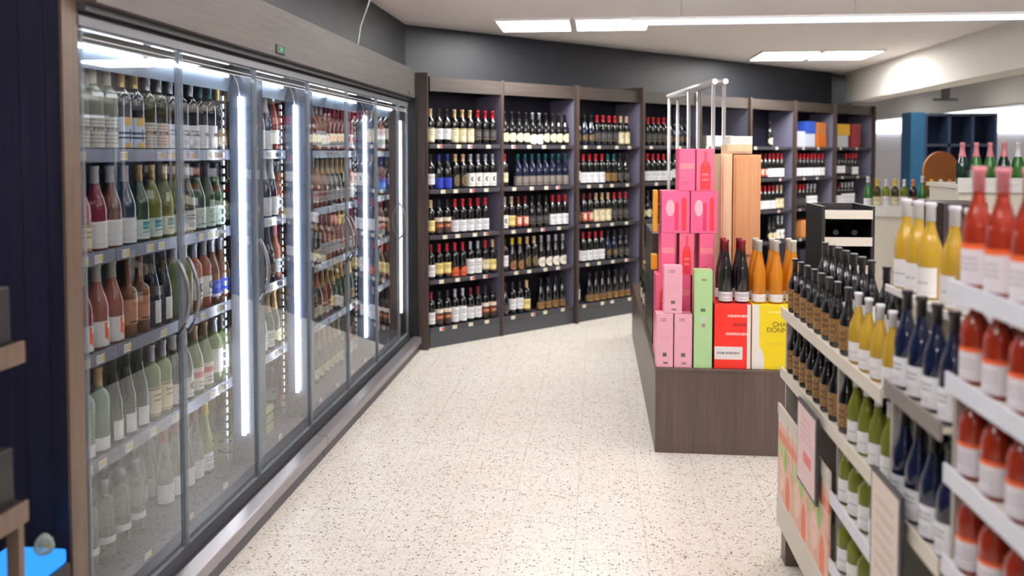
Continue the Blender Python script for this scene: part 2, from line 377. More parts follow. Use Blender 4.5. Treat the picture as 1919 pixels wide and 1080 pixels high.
LB = {
    'white': print_mat('label_white', (232, 233, 238), [('t', .25, .75, .5, .82, G1, 2), ('t', .3, .7, .15, .36, (160, 160, 168), 3)]),
    'plain white': print_mat('label_plain_white', (234, 234, 236), [('t', .52, .8, .42, .55, (150, 150, 160), 1), ('r', 0, 1, .16, .18, (206, 206, 212))]),
    'cream': print_mat('label_cream', (224, 214, 180), [('t', .25, .75, .45, .8, (110, 96, 70), 2), ('r', 0, 1, .9, .97, (150, 130, 80)), ('r', 0, 1, .03, .08, (150, 130, 80))]),
    'script': print_mat('label_script', (214, 212, 202), [('t', .1, .9, .1, .95, (150, 146, 138), 7), ('t', .22, .78, .5, .72, (96, 90, 84), 1)]),
    'navy and gold': print_mat('label_navy_gold', (206, 220, 238), [('r', 0, 1, .30, .36, (30, 40, 70)), ('r', 0, 1, .44, .52, (52, 66, 96)), ('r', .3, .7, .72, 1, (222, 186, 118)), ('r', .3, .7, 0, .16, (222, 186, 118)), ('r', .48, .52, .2, .62, (24, 26, 40))]),
    'teal picture': print_mat('label_teal_picture', (208, 226, 216), [('r', .3, .72, .5, .9, (64, 142, 158)), ('r', .3, .72, .62, .72, (120, 184, 190)), ('t', .3, .72, .28, .42, (70, 110, 110), 1), ('r', 0, 1, 0, .14, (228, 232, 226))]),
    'orange flash': print_mat('label_orange_flash', (232, 230, 232), [('r', .42, .5, .3, .95, (226, 96, 62)), ('r', .50, .58, .18, .7, (226, 96, 62)), ('t', .66, .9, .4, .66, G1, 2)]),
    'copper': print_mat('label_copper', (176, 116, 84), [('g', (222, 176, 146), 40, .55), ('r', .3, .62, .06, .14, (70, 42, 34))], .35),
    'blue': print_mat('label_blue', (38, 72, 188), [('r', 0, 1, 0, .18, (210, 220, 240)), ('t', .25, .75, .5, .8, (140, 170, 236), 2)]),
    'deep blue': print_mat('label_deep_blue', (28, 48, 160), [('g', (52, 84, 200), 14, .56)]),
    'sky blue': print_mat('label_sky_blue', (70, 160, 218), [('t', .3, .7, .4, .8, (220, 236, 246), 2)]),
    'gold on black': print_mat('label_gold_on_black', (28, 26, 26), [('o', .5, .5, .22, .4, (132, 112, 60)), ('o', .5, .5, .16, .3, (40, 36, 30)), ('t', .3, .7, .3, .7, (150, 128, 74), 3)]),
    'gold': print_mat('label_gold', (166, 128, 74), [('g', (84, 60, 34), 22, .5), ('t', .2, .8, .3, .8, (70, 50, 30), 2)], .4),
    'bronze oval': print_mat('label_bronze_oval', (30, 24, 22), [('o', .5, .45, .3, .5, (140, 98, 62)), ('t', .32, .68, .3, .6, (66, 40, 26), 2)]),
    'emblem': print_mat('label_emblem', (234, 233, 230), [('o', .5, .55, .14, .2, (80, 80, 84)), ('o', .55, .55, .07, .11, (226, 224, 220)), ('t', .3, .7, .1, .22, G1, 1)]),
    'red half': print_mat('label_red_half', (52, 22, 18), [('r', 0, 1, .0, .55, (188, 80, 44)), ('o', .5, .5, .3, .42, (206, 96, 52)), ('t', .25, .75, .2, .42, (110, 36, 24), 1)]),
    'round cream': print_mat('label_round_cream', (26, 26, 30), [('o', .5, .5, .36, .5, (222, 214, 172)), ('t', .35, .65, .35, .7, (120, 106, 70), 3)]),
    'round white': print_mat('label_round_white', (22, 22, 26), [('o', .5, .5, .4, .52, (232, 228, 214)), ('t', .32, .68, .35, .7, (130, 120, 110), 3)]),
    'grey': print_mat('label_grey', (104, 98, 94), [('t', .22, .78, .35, .9, (150, 142, 134), 3)]),
    'brown': print_mat('label_brown', (52, 38, 32), [('r', .1, .9, .3, .62, (132, 60, 34)), ('t', .25, .75, .35, .58, (206, 170, 120), 1), ('r', 0, 1, .74, 1, (226, 214, 196))]),
    'pink panel': print_mat('label_pink_panel', (228, 222, 216), [('r', 0, 1, .55, .8, (206, 110, 100)), ('t', .3, .7, .1, .4, G1, 2)]),
    'rust': print_mat('label_rust', (168, 70, 52), [('o', .5, .5, .2, .35, (220, 190, 170)), ('t', .2, .8, .75, .95, (226, 206, 190), 1)]),
    'dark': print_mat('label_dark', (40, 40, 44), [('t', .2, .8, .3, .8, (110, 106, 102), 3), ('r', .1, .9, .05, .1, (130, 110, 70))]),
    'yellow cream': print_mat('label_yellow_cream', (226, 212, 140), [('t', .2, .8, .5, .84, (120, 90, 40), 2), ('r', 0, 1, .0, .12, (150, 110, 60))]),
    'leaf': print_mat('label_leaf', (218, 230, 222), [('g', (150, 190, 170), 9, .56), ('t', .25, .75, .1, .3, G1, 1)]),
    'neck white': print_mat('label_neck', (236, 236, 238), []),
    'orange band': print_mat('label_orange_band', (226, 222, 228), [('r', 0, 1, .86, 1, (226, 98, 44)), ('t', .2, .8, .3, .7, (170, 165, 176), 3)]),
    'red emblem': print_mat('label_red_emblem', (228, 226, 230), [('o', .5, .62, .2, .24, (206, 60, 54)), ('t', .2, .8, .12, .34, (90, 86, 92), 2)]),
}
LABEL_SPEC = {}
def T(kind, shape, glass, cap, label, zone=None, arc=105, extra=None):
    return dict(kind=kind, shape=shape, glass=glass, cap=cap, label=label, zone=zone, arc=arc, extra=extra)
def bottle(t, loc, face, words, group, scale=1.0, jit=8):
    """one bottle: its glass is the thing, cap and label are its parts; face = heading of the label"""
    o = bpy.data.objects.new(t['kind'], body_mesh(t['shape'], GL[t['glass']])); COL.objects.link(o)
    o.location = loc; o.rotation_euler = (0, 0, face + R(random.uniform(-jit, jit))); o.scale = (scale,) * 3
    tag(o, words, 'bottle', group)
    if t['cap']:
        c = bpy.data.objects.new('cap', cap_mesh(t['shape'], CAPM[t['cap']])); COL.objects.link(c); c.parent = o
    if t['label']:
        l = bpy.data.objects.new('label', label_mesh(t['shape'], LB[t['label']], t['zone'], t['arc'])); COL.objects.link(l); l.parent = o
        if t['extra'] and t['extra'][0] != 'neck':
            z = sum(t['zone'] or SHAPES[t['shape']][2]) / 2 + 0.01; r = SHAPES[t['shape']][3] + .0016
            lettering(t['extra'][0], t['extra'][1], o, (r, 0, z), (R(90), 0, R(90)), INK, 'label_lettering')
        if t['extra'] and t['extra'][0] == 'neck':
            c = bpy.data.objects.new('neck_label', label_mesh(t['shape'], LB['neck white'], t['extra'][1], 60)); COL.objects.link(c); c.parent = o
    return o
def desc(t, short=False):
    g = {'clear': 'clear', 'frosted': 'frosted green', 'dark': 'dark', 'fresh green': 'bright green'}.get(t['glass'], t['glass'])
    s = '%s bottle' % g
    if t['cap']: s += ' with %s cap' % t['cap']
    if t['label'] and not short: s += (' and' if t['cap'] else ' with') + ' %s label' % t['label']
    return s

# ------------------------------------------------------------------ the glass-door cooler
CY0, CY1 = 2.43, 6.93
cooler = empty('display_cooler', (-1.9, 4.7, 0)); cooler['world_parts'] = 1
tag(cooler, 'long wine cooler with seven glass doors and a wood-clad header above', 'cooler')
XF, XG = -1.72, -1.57
MB().box(-2.38, -2.33, CY0, CY1, 0.06, 2.12).box(-2.33, -1.70, CY0, CY1, 2.08, 2.12).build('cabinet_back', paint((58, 62, 72), 0.5), cooler)
MB().box(-2.33, -1.66, CY0, CY1, 0.05, 0.175).build('deck', paint((92, 92, 98), 0.4), cooler, bevel=.004)
MB().prism([(-1.70, 2.034), (-1.702, 2.08), (-2.30, 2.08), (-2.30, 2.03), (-1.71, 2.03), (-1.73, 1.957), (-1.724, 1.955)], CY0, CY1).build('canopy', paint((150, 166, 190), 0.5), cooler)
MB().box(-1.699, -1.694, CY0, CY1, 2.034, 2.086).build('valance', paint((44, 43, 48), 0.4), cooler)
MB().box(-1.66, -1.50, CY0, CY1, 2.12, 2.353).build('header_panel', WH, cooler, bevel=.002)
MB().box(-1.64, -1.535, CY0, CY1, 2.098, 2.12).build('header_profile', DGREY, cooler)
MB().box(-1.62, -1.565, CY0, CY1, 2.086, 2.098).build('door_track', BLACK, cooler)
MB().box(-1.585, -1.557, CY0, CY1, 2.055, 2.084).build('top_rail', MGREY, cooler)
MB().prism([(-1.545, 0.085), (-1.545, 0.10), (-1.560, 0.150), (-1.66, 0.150), (-1.66, 0.05), (-1.545, 0.05)][::-1], CY0, CY1).build('sill', DGREY, cooler)
for a, b in ((2.44, 4.43), (4.436, 6.93)):
    MB().prism([(-1.545, 0.0), (-1.475, 0.0), (-1.475, 0.066), (-1.545, 0.066)], a, b).build('kick_plate', paint((56, 58, 66), 0.4), cooler)
    MB().prism([(-1.53, 0.0665), (-1.456, 0.0665), (-1.452, 0.072), (-1.452, 0.116), (-1.458, 0.122), (-1.515, 0.128), (-1.53, 0.120)], a, b).build('bumper_rail', paint((150, 146, 150), 0.3, 0.6), cooler, bevel=.002)
MB().box(-1.5435, -1.542, 4.30, 4.42, 0.055, 0.082).build('sticker', WHITE, cooler)
# wood end panels
e = MB().box(-2.75, -1.572, 2.36, 2.43, 0, CEIL - .004).build('end_panel', WN, cooler); e['label'] = 'tall dark wood end panel at the near end'
MB().box(-1.572, -1.562, 2.355, 2.432, 0, CEIL - .004).build('end_panel_edge', WV2, cooler)
for x in (-1.62, -1.70, -1.80): MB().box(x - .002, x, 2.357, 2.36, 0, CEIL - .004).build('panel_joint', BLACK, cooler)
MB().box(-2.39, -1.405, 6.97, 7.01, 0, 2.335).build('end_panel', WV, cooler)
MB().box(-1.62, -1.49, 6.93, 6.97, 0.06, 2.12).build('door_jamb', BLACK, cooler)
# the two small controllers on the header
for y, s in ((3.92, 1.0), (6.73, .6)):
    c = MB().box(-1.505, -1.494, y - .055 * s, y + .055 * s, 2.135, 2.135 + .045 * s).build('controller', BLACK, cooler, bevel=.003)
    lettering('2.4' if s == 1 else '3.1', .03 * s, c, (-1.4935, y, 2.135 + .022 * s), (R(90), 0, R(90)), emit((60, 200, 110), 1.2), 'digits')
# mullions and light tubes
LEDM = emit((246, 250, 255), LED)
for y in (3.80, 4.52, 5.93):
    MB().box(-1.72, -1.60, y + .03, y + .15, 0.175, 2.03).build('mullion', paint((96, 104, 124), 0.3, 0.3), cooler, bevel=.004)
    MB().tube([(-1.655, y + .012, 0.33), (-1.655, y + .012, 1.93)], 0.0105, 10).build('light_tube', LEDM, cooler, True)
    MB().tube([(-1.655, y + .012, 1.93), (-1.66, y, 1.99), (-1.68, y, 2.03)], 0.003, 6).build('tube_cable', WHITE, cooler, True)
    mm = MB()
    for i in range(46): mm.box(-1.712, -1.70, y - .075, y - .06, .24 + i * .037, .262 + i * .037)
    mm.build('tube_reflection_dots', paint((214, 226, 236), .2, .3), cooler)  # row of pale dots modelled as the light tube's dotted reflection
MB().tube([(-1.62, 6.90, 0.33), (-1.62, 6.90, 1.93)], 0.011, 10).build('light_tube', LEDM, cooler, True)
for a, b in ((2.46, 3.02), (3.10, 3.76), (3.86, 4.44), (4.56, 5.16), (5.26, 5.84), (6.02, 6.88)):
    MB().tube([(-1.69, a, 2.02), (-1.69, b, 2.02)], 0.008, 8).build('light_tube', LEDM, cooler, True)
# doors
SEAMS = [2.44, 3.064, 3.767, 4.493, 5.218, 5.934, 6.605, 6.925]
EDGE = glassy('door_edge_profile', (190, 200, 208), .75)
for i in range(7):
    a, b = SEAMS[i] + .004, SEAMS[i + 1] - .004
    m = MB()
    for y0, y1 in ((a, a + .009), (b - .009, b)): m.box(-1.580, -1.560, y0, y1, .152, 2.055)
    m.box(-1.578, -1.562, a + .012, b - .012, .152, .160).box(-1.578, -1.562, a + .012, b - .012, 2.045, 2.055)
    d = m.build('door', EDGE, cooler)
    q = MB(); q.v = [(XG, a + .012, .16), (XG, b - .012, .16), (XG, b - .012, 2.045), (XG, a + .012, 2.045)]; q.f = [(0, 1, 2, 3)]
    g = q.build('pane', DOORGLASS, d)
    for zz in (2.005, 2.02): MB().box(-1.5695, -1.568, a + .02, b - .02, zz, zz + .003).build('print_line', WHITE, g)
    hs = {0: [b - .035], 1: [a + .035], 2: [a + .035], 3: [b - .035], 4: [a + .035], 6: [a + .03]}.get(i, [])
    for hy in hs:
        pts = [(-1.566 + .045 * math.sin(math.pi * k / 10) ** .8, hy, 0.975 + .029 * k) for k in range(11)]
        MB().tube(pts, .0075, 8).build('handle', paint((128, 130, 136), .3, .5), d, True)
# shelves: one board per bay and level, each with its price rail and tags
SEG = [(2.45, 2.87), (2.875, 3.82), (3.825, 4.54), (4.545, 5.24), (5.245, 5.95), (5.955, 6.92)]
LEV = [1.675, 1.318, 0.968, 0.598]
def tagmesh(w, h, tilt=0.0):
    return quad_uv((.0006, -w / 2, 0), (.0006, w / 2, 0), (.0006, w / 2, h), (.0006, -w / 2, h), .0006, (1, 0, 0))
tagm = tagmesh(.048, .03).mesh('price_tag', PAPER); tagr = tagmesh(.048, .03).mesh('price_tag', PAPER_R)
def put_tag(parent, loc, rz=0, red=False):
    o = bpy.data.objects.new('price_tag', tagr if red else tagm); COL.objects.link(o); o.parent = parent; o.location = loc; o.rotation_euler = (0, 0, rz); return o
for li, z in enumerate(LEV):
    for si, (a, b) in enumerate(SEG):
        s = MB().box(-2.31, -1.727, a, b, z - .018, z).build('shelf', paint((120, 124, 134), .4, .3), cooler)
        r = MB().prism([(-1.7265, z - .04), (-1.722, z - .042), (-1.716, z - .04), (-1.7185, z + .006), (-1.7265, z + .006)], a, b).build('price_rail', LILAC, s)
        r.location = (0, 0, 0)
        y = a + .06
        while y < b - .05:
            put_tag(s, (-1.7165, y, z - .034)); y += random.choice((.085, .17, .17, .26))
r = MB().prism([(-1.655, .152), (-1.645, .152), (-1.652, .19), (-1.656, .19)], CY0, CY1).build('front_rail', LILAC, cooler)
y = 2.6
while y < 6.8: put_tag(r, (-1.6478, y, .158)); y += .33

WW, RW, SW = 'white_wine_bottle', 'rose_wine_bottle', 'sparkling_wine_bottle'
a_ = dict(
    c1=T(WW, 'bordeaux', 'clear', 'clear', 'script', (.01, .12)), c1b=T(WW, 'bordeaux', 'clear', 'clear', 'script', (.01, .12), 105, ('neck', (.19, .205))),
    ng=T(WW, 'bordeaux', 'navy', 'gold', 'navy and gold', (.01, .125), 100), al=T(WW, 'bordeaux', 'olive', 'silver', 'script', (.01, .11), 105, ('AL', .024)),
    au=T(WW, 'bordeaux', 'dark', 'silver', 'white', (.01, .11), 105, ('AU', .024)), nu=T(WW, 'bordeaux', 'dark', 'teal', 'plain white', (.01, .115), 70, ('NU', .024)),
    or_=T(WW, 'bordeaux', 'dark', 'gold', 'gold', (.03, .10), 60),
    ce=T(RW, 'burgundy', 'cerise', 'copper', 'cream', (.01, .10)), cw=T(RW, 'burgundy', 'cerise', 'white', 'plain white', (.01, .105)), am=T(WW, 'burgundy', 'amber', 'white', 'plain white', (.01, .105)),
    nw=T(WW, 'burgundy', 'navy', 'white', 'plain white', (.01, .105)), te=T(WW, 'burgundy', 'yellow-green', 'gold', 'teal picture', (.015, .09)), te2=T(WW, 'burgundy', 'green', 'gold', 'teal picture', (.015, .09)),
    gw=T(WW, 'burgundy', 'olive', 'white', 'white', (.015, .10)), gn=T(WW, 'burgundy', 'green', 'navy', 'leaf', (.015, .105)), dt=T(WW, 'bordeaux', 'dark green', 'black', 'leaf', (.03, .11)),
    vf=T(RW, 'burgundy', 'pink', 'clear', 'orange flash', (.01, .10)), vc=T(RW, 'burgundy', 'cerise', 'clear', 'orange flash', (.01, .10)), co=T(RW, 'flask', 'amber', None, 'copper', (.05, .145), 110),
    nv=T(WW, 'flute', 'navy', 'navy', 'plain white', (.02, .115), 45), gs=T(WW, 'bordeaux', 'pale green', 'silver', None), sw=T(WW, 'bordeaux', 'salmon', 'silver', 'emblem', (.05, .145)),
    ab=T(WW, 'burgundy', 'amber', 'silver', 'blue', (.035, .11)), dc=T(WW, 'bordeaux', 'dark green', 'teal', 'cream', (.02, .135)),
    fr=T(WW, 'bordeaux', 'frosted', 'tan', 'plain white', (.01, .055)), dg=T(WW, 'flute', 'dark green', 'green', 'plain white', (.015, .09), 60),
    lf=T(WW, 'bordeaux', 'pale green', 'silver', 'cream', (.02, .135), 95, ('neck', (.245, .262))), bc=T(WW, 'burgundy', 'dark', 'white', 'emblem', (.015, .10)),
    yc=T(WW, 'burgundy', 'pale green', 'gold', 'pink panel', (.02, .12)), yw=T(WW, 'bordeaux', 'pale green', 'silver', 'plain white', (.05, .16)), aw=T(WW, 'bordeaux', 'olive', 'teal', 'white', (.05, .15)),
    vs=T('spirit_bottle', 'spirit', 'clear', 'silver', 'plain white', (.06, .085)), vl=T('spirit_bottle', 'spirit', 'clear', 'silver', 'script', (.05, .13)),
    oc=T(WW, 'flute', 'clear', 'orange', 'plain white', (.02, .10)), cc=T(WW, 'flute', 'clear', 'copper', 'plain white', (.02, .10)), yy=T(WW, 'flute', 'yellow-green', 'yellow', 'white', (.02, .10)),
    s1=T(SW, 'sparkling', 'dark', 'gold', 'white'), s2=T(SW, 'sparkling', 'navy', 'white', 'plain white', (.01, .11)), s3=T(SW, 'sparkling', 'dark', 'silver', 'sky blue', (.02, .11)),
    s4=T(SW, 'sparkling', 'dark', 'copper', 'cream'), s5=T(SW, 'sparkling', 'dark green', 'tan', 'white', (.02, .11)), s6=T(SW, 'sparkling', 'dark', 'black', 'gold on black'),
    s7=T(SW, 'sparkling', 'green', 'gold', 'gold', (.03, .10)), s8=T(SW, 'sparkling', 'olive', 'gold', 'round cream', (.03, .10)),
    r1=T(RW, 'burgundy', 'orange', 'silver', 'white'), r2=T(RW, 'bordeaux', 'salmon', 'white', 'plain white', (.03, .13)), r3=T(RW, 'flute', 'orange', 'silver', 'white'), r4=T(RW, 'sparkling', 'salmon', 'gold', 'pink panel'),
    r5=T(RW, 'burgundy', 'salmon', 'pink', 'white'), r6=T(RW, 'bordeaux', 'coral', 'red', 'red emblem', (.03, .12)), r7=T(RW, 'flute', 'coral', 'silver', 'plain white'), r8=T(RW, 'bordeaux', 'pink', 'blue', 'sky blue', (.03, .11)),
    r9=T(RW, 'burgundy', 'orange', 'copper', None), ro=T('orange_liqueur_bottle', 'spirit', 'coral', 'black', 'orange band', (.04, .13)), rs=T('clear_spirit_bottle', 'spirit', 'clear', 'silver', 'dark', (.04, .13)),
)
rowseq = [   # near part by observation, then each farther door's own mix
    (['c1', 'c1b', 'c1b', 'ng', 'ng', 'al', 'al', 'au', 'au', 'au', 'nu', 'nu', 'or_', 'or_', 'nu'], [['s2', 's2', 's3', 's5'], ['r9', 'r1', 'r3', 'r7'], ['r2', 'r6', 'r2'], ['r6', 'r6', 'r2', 'r8'], ['r5', 's3', 'r2', 's1'], ['r2', 'r1']]),
    (['ce', 'cw', 'am', 'nw', 'te2', 'te', 'te', 'te', 'gw', 'gn', 'gn', 'gn', 'dt', 'dt', 'gw'], [['s2', 's5', 's4', 's1'], ['r1', 'r1', 'r3', 'r2', 'r2'], ['r3', 'r4', 's1'], ['r8', 'r8', 'r1', 'r2'], ['r7', 'r2', 'r5', 'r8'], ['r2', 'r3']]),
    (['vc', 'vf', 'vf', 'co', 'co', 'nv', 'nv', 'gs', 'gs', 'sw', 'sw', 'ab', 'ab', 'dc', 'dc', 'dc'], [['s2', 's4', 's6'], ['s8', 's8', 's8', 'r1', 'r1', 'r5'], ['r5', 'r1', 'r4'], ['r6', 'r1', 'r5'], ['r7', 'r6', 'r2'], ['r2', 'r4']]),
    (['fr', 'fr', 'dg', 'dg', 'dg', 'lf', 'lf', 'bc', 'bc', 'yc', 'yc', 'yw', 'yw', 'aw', 'aw'], [['s7', 's5', 'gs'], ['s4', 's4', 's1', 's1', 's5', 's8'], ['r4', 's7'], ['rs', 'rs', 'rs'], ['rs', 'r9'], ['r2', 'rs']]),
]
HX = -1.772
for li, (near, far) in enumerate(rowseq):
    z = LEV[li] + .0005; cnt = {}; y = 2.745; i = 0; fi = 0; lastdoor = None; run = 0; cur = None
    while y < 6.86:
        door = next(k for k in range(7) if y < SEAMS[k + 1])
        if i < len(near): t = a_[near[i]]; i += 1
        else:
            mixl = far[min(max(door - 2, 0), 5)]
            if cur is None or run <= 0 or cur[1] != door: cur = (random.choice(mixl), door); run = random.choice((2, 3, 4))
            t = a_[cur[0]]; run -= 1
        cnt[door] = cnt.get(door, 0) + 1
        rr = SHAPES[t['shape']][3]
        words = '%s, %s behind %s cooler door, %s shelf down' % (desc(t, True), NUM[cnt[door]], NUM[door + 1], NUM[li + 1])
        bottle(t, (HX - rr + .037, y, z), 0, words, 'bottles on the %s cooler shelf' % NUM[li + 1], .95 if t['shape'] == 'flute' and li else 1.0)
        y += rr * 2 + .016
# floor deck of the cooler
def deckrow(y0, n, key, x, dy, phrase, zs=1.0):
    for i in range(n):
        t = a_[key]; bottle(t, (x, y0 + i * dy, .1755), 0, '%s, %s %s' % (desc(t, True), NUM[i + 1], phrase), 'bottles on the cooler floor', zs)
deckrow(2.80, 4, 'vs', -1.80, .105, 'in the front row on the cooler floor')
deckrow(2.76, 5, 'vl', -1.90, .10, 'in the second row on the cooler floor')
deckrow(2.86, 4, 'vl', -2.00, .10, 'of the rear file on the cooler floor')
deckrow(3.36, 4, 'cc', -1.81, .092, 'in front on the floor behind the second cooler door')
deckrow(3.33, 5, 'oc', -1.91, .092, 'behind the copper caps on the cooler floor')
deckrow(3.73, 1, 'yy', -1.81, .09, 'beside the light tube on the cooler floor')
# green bottles in a pale crate behind the third door
cr = empty('bottle_crate', (-1.86, 4.12, .1755)); tag(cr, 'pale green plastic crate of green bottles on the cooler floor behind the third door', 'crate')
m = MB().box(-.13, .13, -.25, .25, 0, .008)
for z0 in (.0, .05, .10): m.box(.122, .13, -.25, .25, z0 + .008, z0 + .038).box(-.13, -.122, -.25, .25, z0 + .008, z0 + .038).box(-.122, .122, -.25, -.242, z0 + .008, z0 + .038).box(-.122, .122, .242, .25, z0 + .008, z0 + .038)
for xx, yy in ((-.122, -.242), (.114, -.242), (-.122, .234), (.114, .234)): m.box(xx, xx + .008, yy, yy + .008, .008, .14)
m.build('crate_body', paint((206, 220, 150), .4), cr)
for i in range(5):
    for j in range(2): bottle(a_['s7'], (-1.915 + j * .105, 3.935 + i * .092, .1845), 0, 'green bottle with gold cap, %s of the %s file in the pale crate' % (NUM[i + 1], 'rear' if j == 0 else 'front'), 'green bottles in the cooler crate')
# red cartons behind the fourth door
def carton(name, loc, sz, mat, label, group=None, rz=0, cat='box', bevel=.002):
    o = MB().box(-sz[0] / 2, sz[0] / 2, -sz[1] / 2, sz[1] / 2, 0, sz[2]).build(name, mat, loc=loc, bevel=bevel); o.rotation_euler = (0, 0, rz)
    return tag(o, label, cat, group)
REDC = print_mat('red_carton', (206, 40, 48), [])
for i in range(3):
    carton('gift_box', (-1.80, 4.80 + i * .115, .1755), (.1, .1, .34), paint((214, 44, 52), .35), 'red gift box on the cooler floor, %s behind the fourth door' % NUM[i + 1], 'red gift boxes in the cooler')
deckrow(4.80, 4, 's1', -1.92, .1, 'behind the red gift boxes on the cooler floor')
deckrow(5.26, 6, 's8', -1.82, .105, 'on the floor behind the fifth cooler door')
deckrow(5.98, 9, 'ro', -1.80, .095, 'in the front row on the far floor')
deckrow(6.02, 8, 'ro', -1.90, .1, 'in the rear row on the far floor')

# hanging cable
tag(MB().tube([(-1.50, 5.6, CEIL), (-1.51, 5.55, 2.66), (-1.545, 5.47, 2.5), (-1.56, 5.44, 2.3555)], .006, 8).build('hanging_cable', WHITE, smooth=True), 'thin white cable hanging from the ceiling onto the cooler header', 'cable')

# ------------------------------------------------------------------ wall shelving bays along the slanting wall
BAYS = [(-.80, 0), (0, .909), (.909, 1.85), (1.85, 2.78), (2.78, 3.72), (3.72, 4.663), (4.663, 5.602), (5.602, 6.62)]
BL = [1.737, 1.351, .960, .578, .170]
REDW = 'red_wine_bottle'
b_ = {
    'wc': T(REDW, 'bordeaux', 'dark', 'black', 'white'), 'tn': T(REDW, 'bordeaux', 'dark', 'tan', 'cream', (.02, .14), 80), 'rd': T(REDW, 'bordeaux', 'dark', 'red', 'dark'), 'rk': T(REDW, 'bordeaux', 'dark', 'red', 'cream'),
    'bl': T(REDW, 'burgundy', 'dark', 'blue', 'deep blue', (.01, .10)), 'go': T(REDW, 'bordeaux', 'dark', 'tan', 'gold on black', (.02, .13)), 'em': T(REDW, 'bordeaux', 'dark', 'silver', 'emblem', (.02, .135)),
    'rc': T(REDW, 'burgundy', 'dark', 'black', 'round cream', (.03, .11)), 'rw': T(REDW, 'burgundy', 'dark', 'silver', 'round white', (.01, .10)), 'gr': T(REDW, 'burgundy', 'navy', 'teal', 'grey', (.01, .10)),
    'rh': T(REDW, 'bordeaux', 'dark', 'red', 'red half', (.01, .10)), 'br': T(REDW, 'bordeaux', 'dark', 'black', 'brown', (.02, .15)), 'yc': T(REDW, 'bordeaux', 'dark', 'red', 'yellow cream', (.04, .14)),
    'bo': T(REDW, 'burgundy', 'dark', 'yellow', 'bronze oval', (.01, .10)), 'wb': T(REDW, 'bordeaux', 'dark', 'dark red', 'white', (.03, .13)), 'ws': T(REDW, 'bordeaux', 'dark', 'black', 'white', (.05, .15)),
    'rp': T(REDW, 'bordeaux', 'dark', 'dark red', 'rust', (.03, .12)), 'gk': T(REDW, 'burgundy', 'dark', 'black', 'gold', (.015, .08)), 'dk': T(REDW, 'burgundy', 'dark', 'black', 'dark'), 'yl': T(REDW, 'bordeaux', 'dark', 'tan', 'yellow cream', (.03, .13)),
    'bw': T(REDW, 'bordeaux', 'dark', 'silver', 'white', (.02, .15)), 'ng': T(REDW, 'burgundy', 'navy', 'black', 'gold on black'),
    'rx': T(REDW, 'bordeaux', 'dark', 'red', 'white', (.02, .12)), 'te': T(REDW, 'bordeaux', 'dark', 'teal', 'gold', (.03, .11)),
}
plan = [   # bay, shelf -> types
    ['tn wc wc tn tn tn rd rd rd rd', 'wc bl bl go go em em em em', 'yl br br rx rx rx rx rx .', 'wb yc yc rh rh bw bw rk yl', 'wb br br bw bw wb wb br br'],
    ['rc rc rc rc rw rw rc rc rc rc', 'rk . gr gr gr gr gr gr gr gr', 'em yl rp rp dk dk dk rx rx rx', 'ws bo bo go go rw rw rw rw', 'dk ws ws yl . gk gk gk gk'],
    ['ng ng ng rd rd rd rd tn tn', 'wc rx rx rx rx te te dk dk', 'ng rp rp tn tn tn rd rd rd', 'wb rx rx rx rx ng ng dk dk', 'ws . gk gk gk gk gk gk gk'],
    ['rd rd rd rd rd ng ng ng ng', 'rx rx rx rx rx rx wc wc wc', 'rc rc rc dk dk rk rk rk rk', 'bo bo dk dk dk yl yl yl yl', 'dk dk gk gk gk gk gk gk gk'],
    ['. . . . . . . . .', 'dk dk dk rd rd rd rx rx rx', 'yl yl rk rk rk rx rx rx rx', '. . . . . . . . .', '. . . . . . . . .'],
    ['. . . . . rc . . .', 'bo rp rp rp rp rx rx rx rx', 'rp rp bl rx rx rx rx tn tn', 'ng bl ng . . rc rc em em', '. . . . . . . . .'],
    ['. . . . . . . . .', 'rx rx rx rx rx rx rx rx rx', 'rd rd rd rd bw bw bw . .', '. . . . . . . . .', '. . . . . . . . .'],
    ['. . . . . . . . .', '. wc wc wc rd rd rx rx .', 'wb wb wb bw bw bw bw . .', '. . . . . . . . .', '. . . . . . . . .'],
]
def bpt(s, dpt, z): v = P0 + U * s - N * dpt; return (v.x, v.y, z)      # s along, dpt into the shelf
SIDE_GLOW = paint((112, 110, 132), .5); BACKP = paint((24, 24, 42), .5)  # bay sides: lavender colour stands in for LED light inside
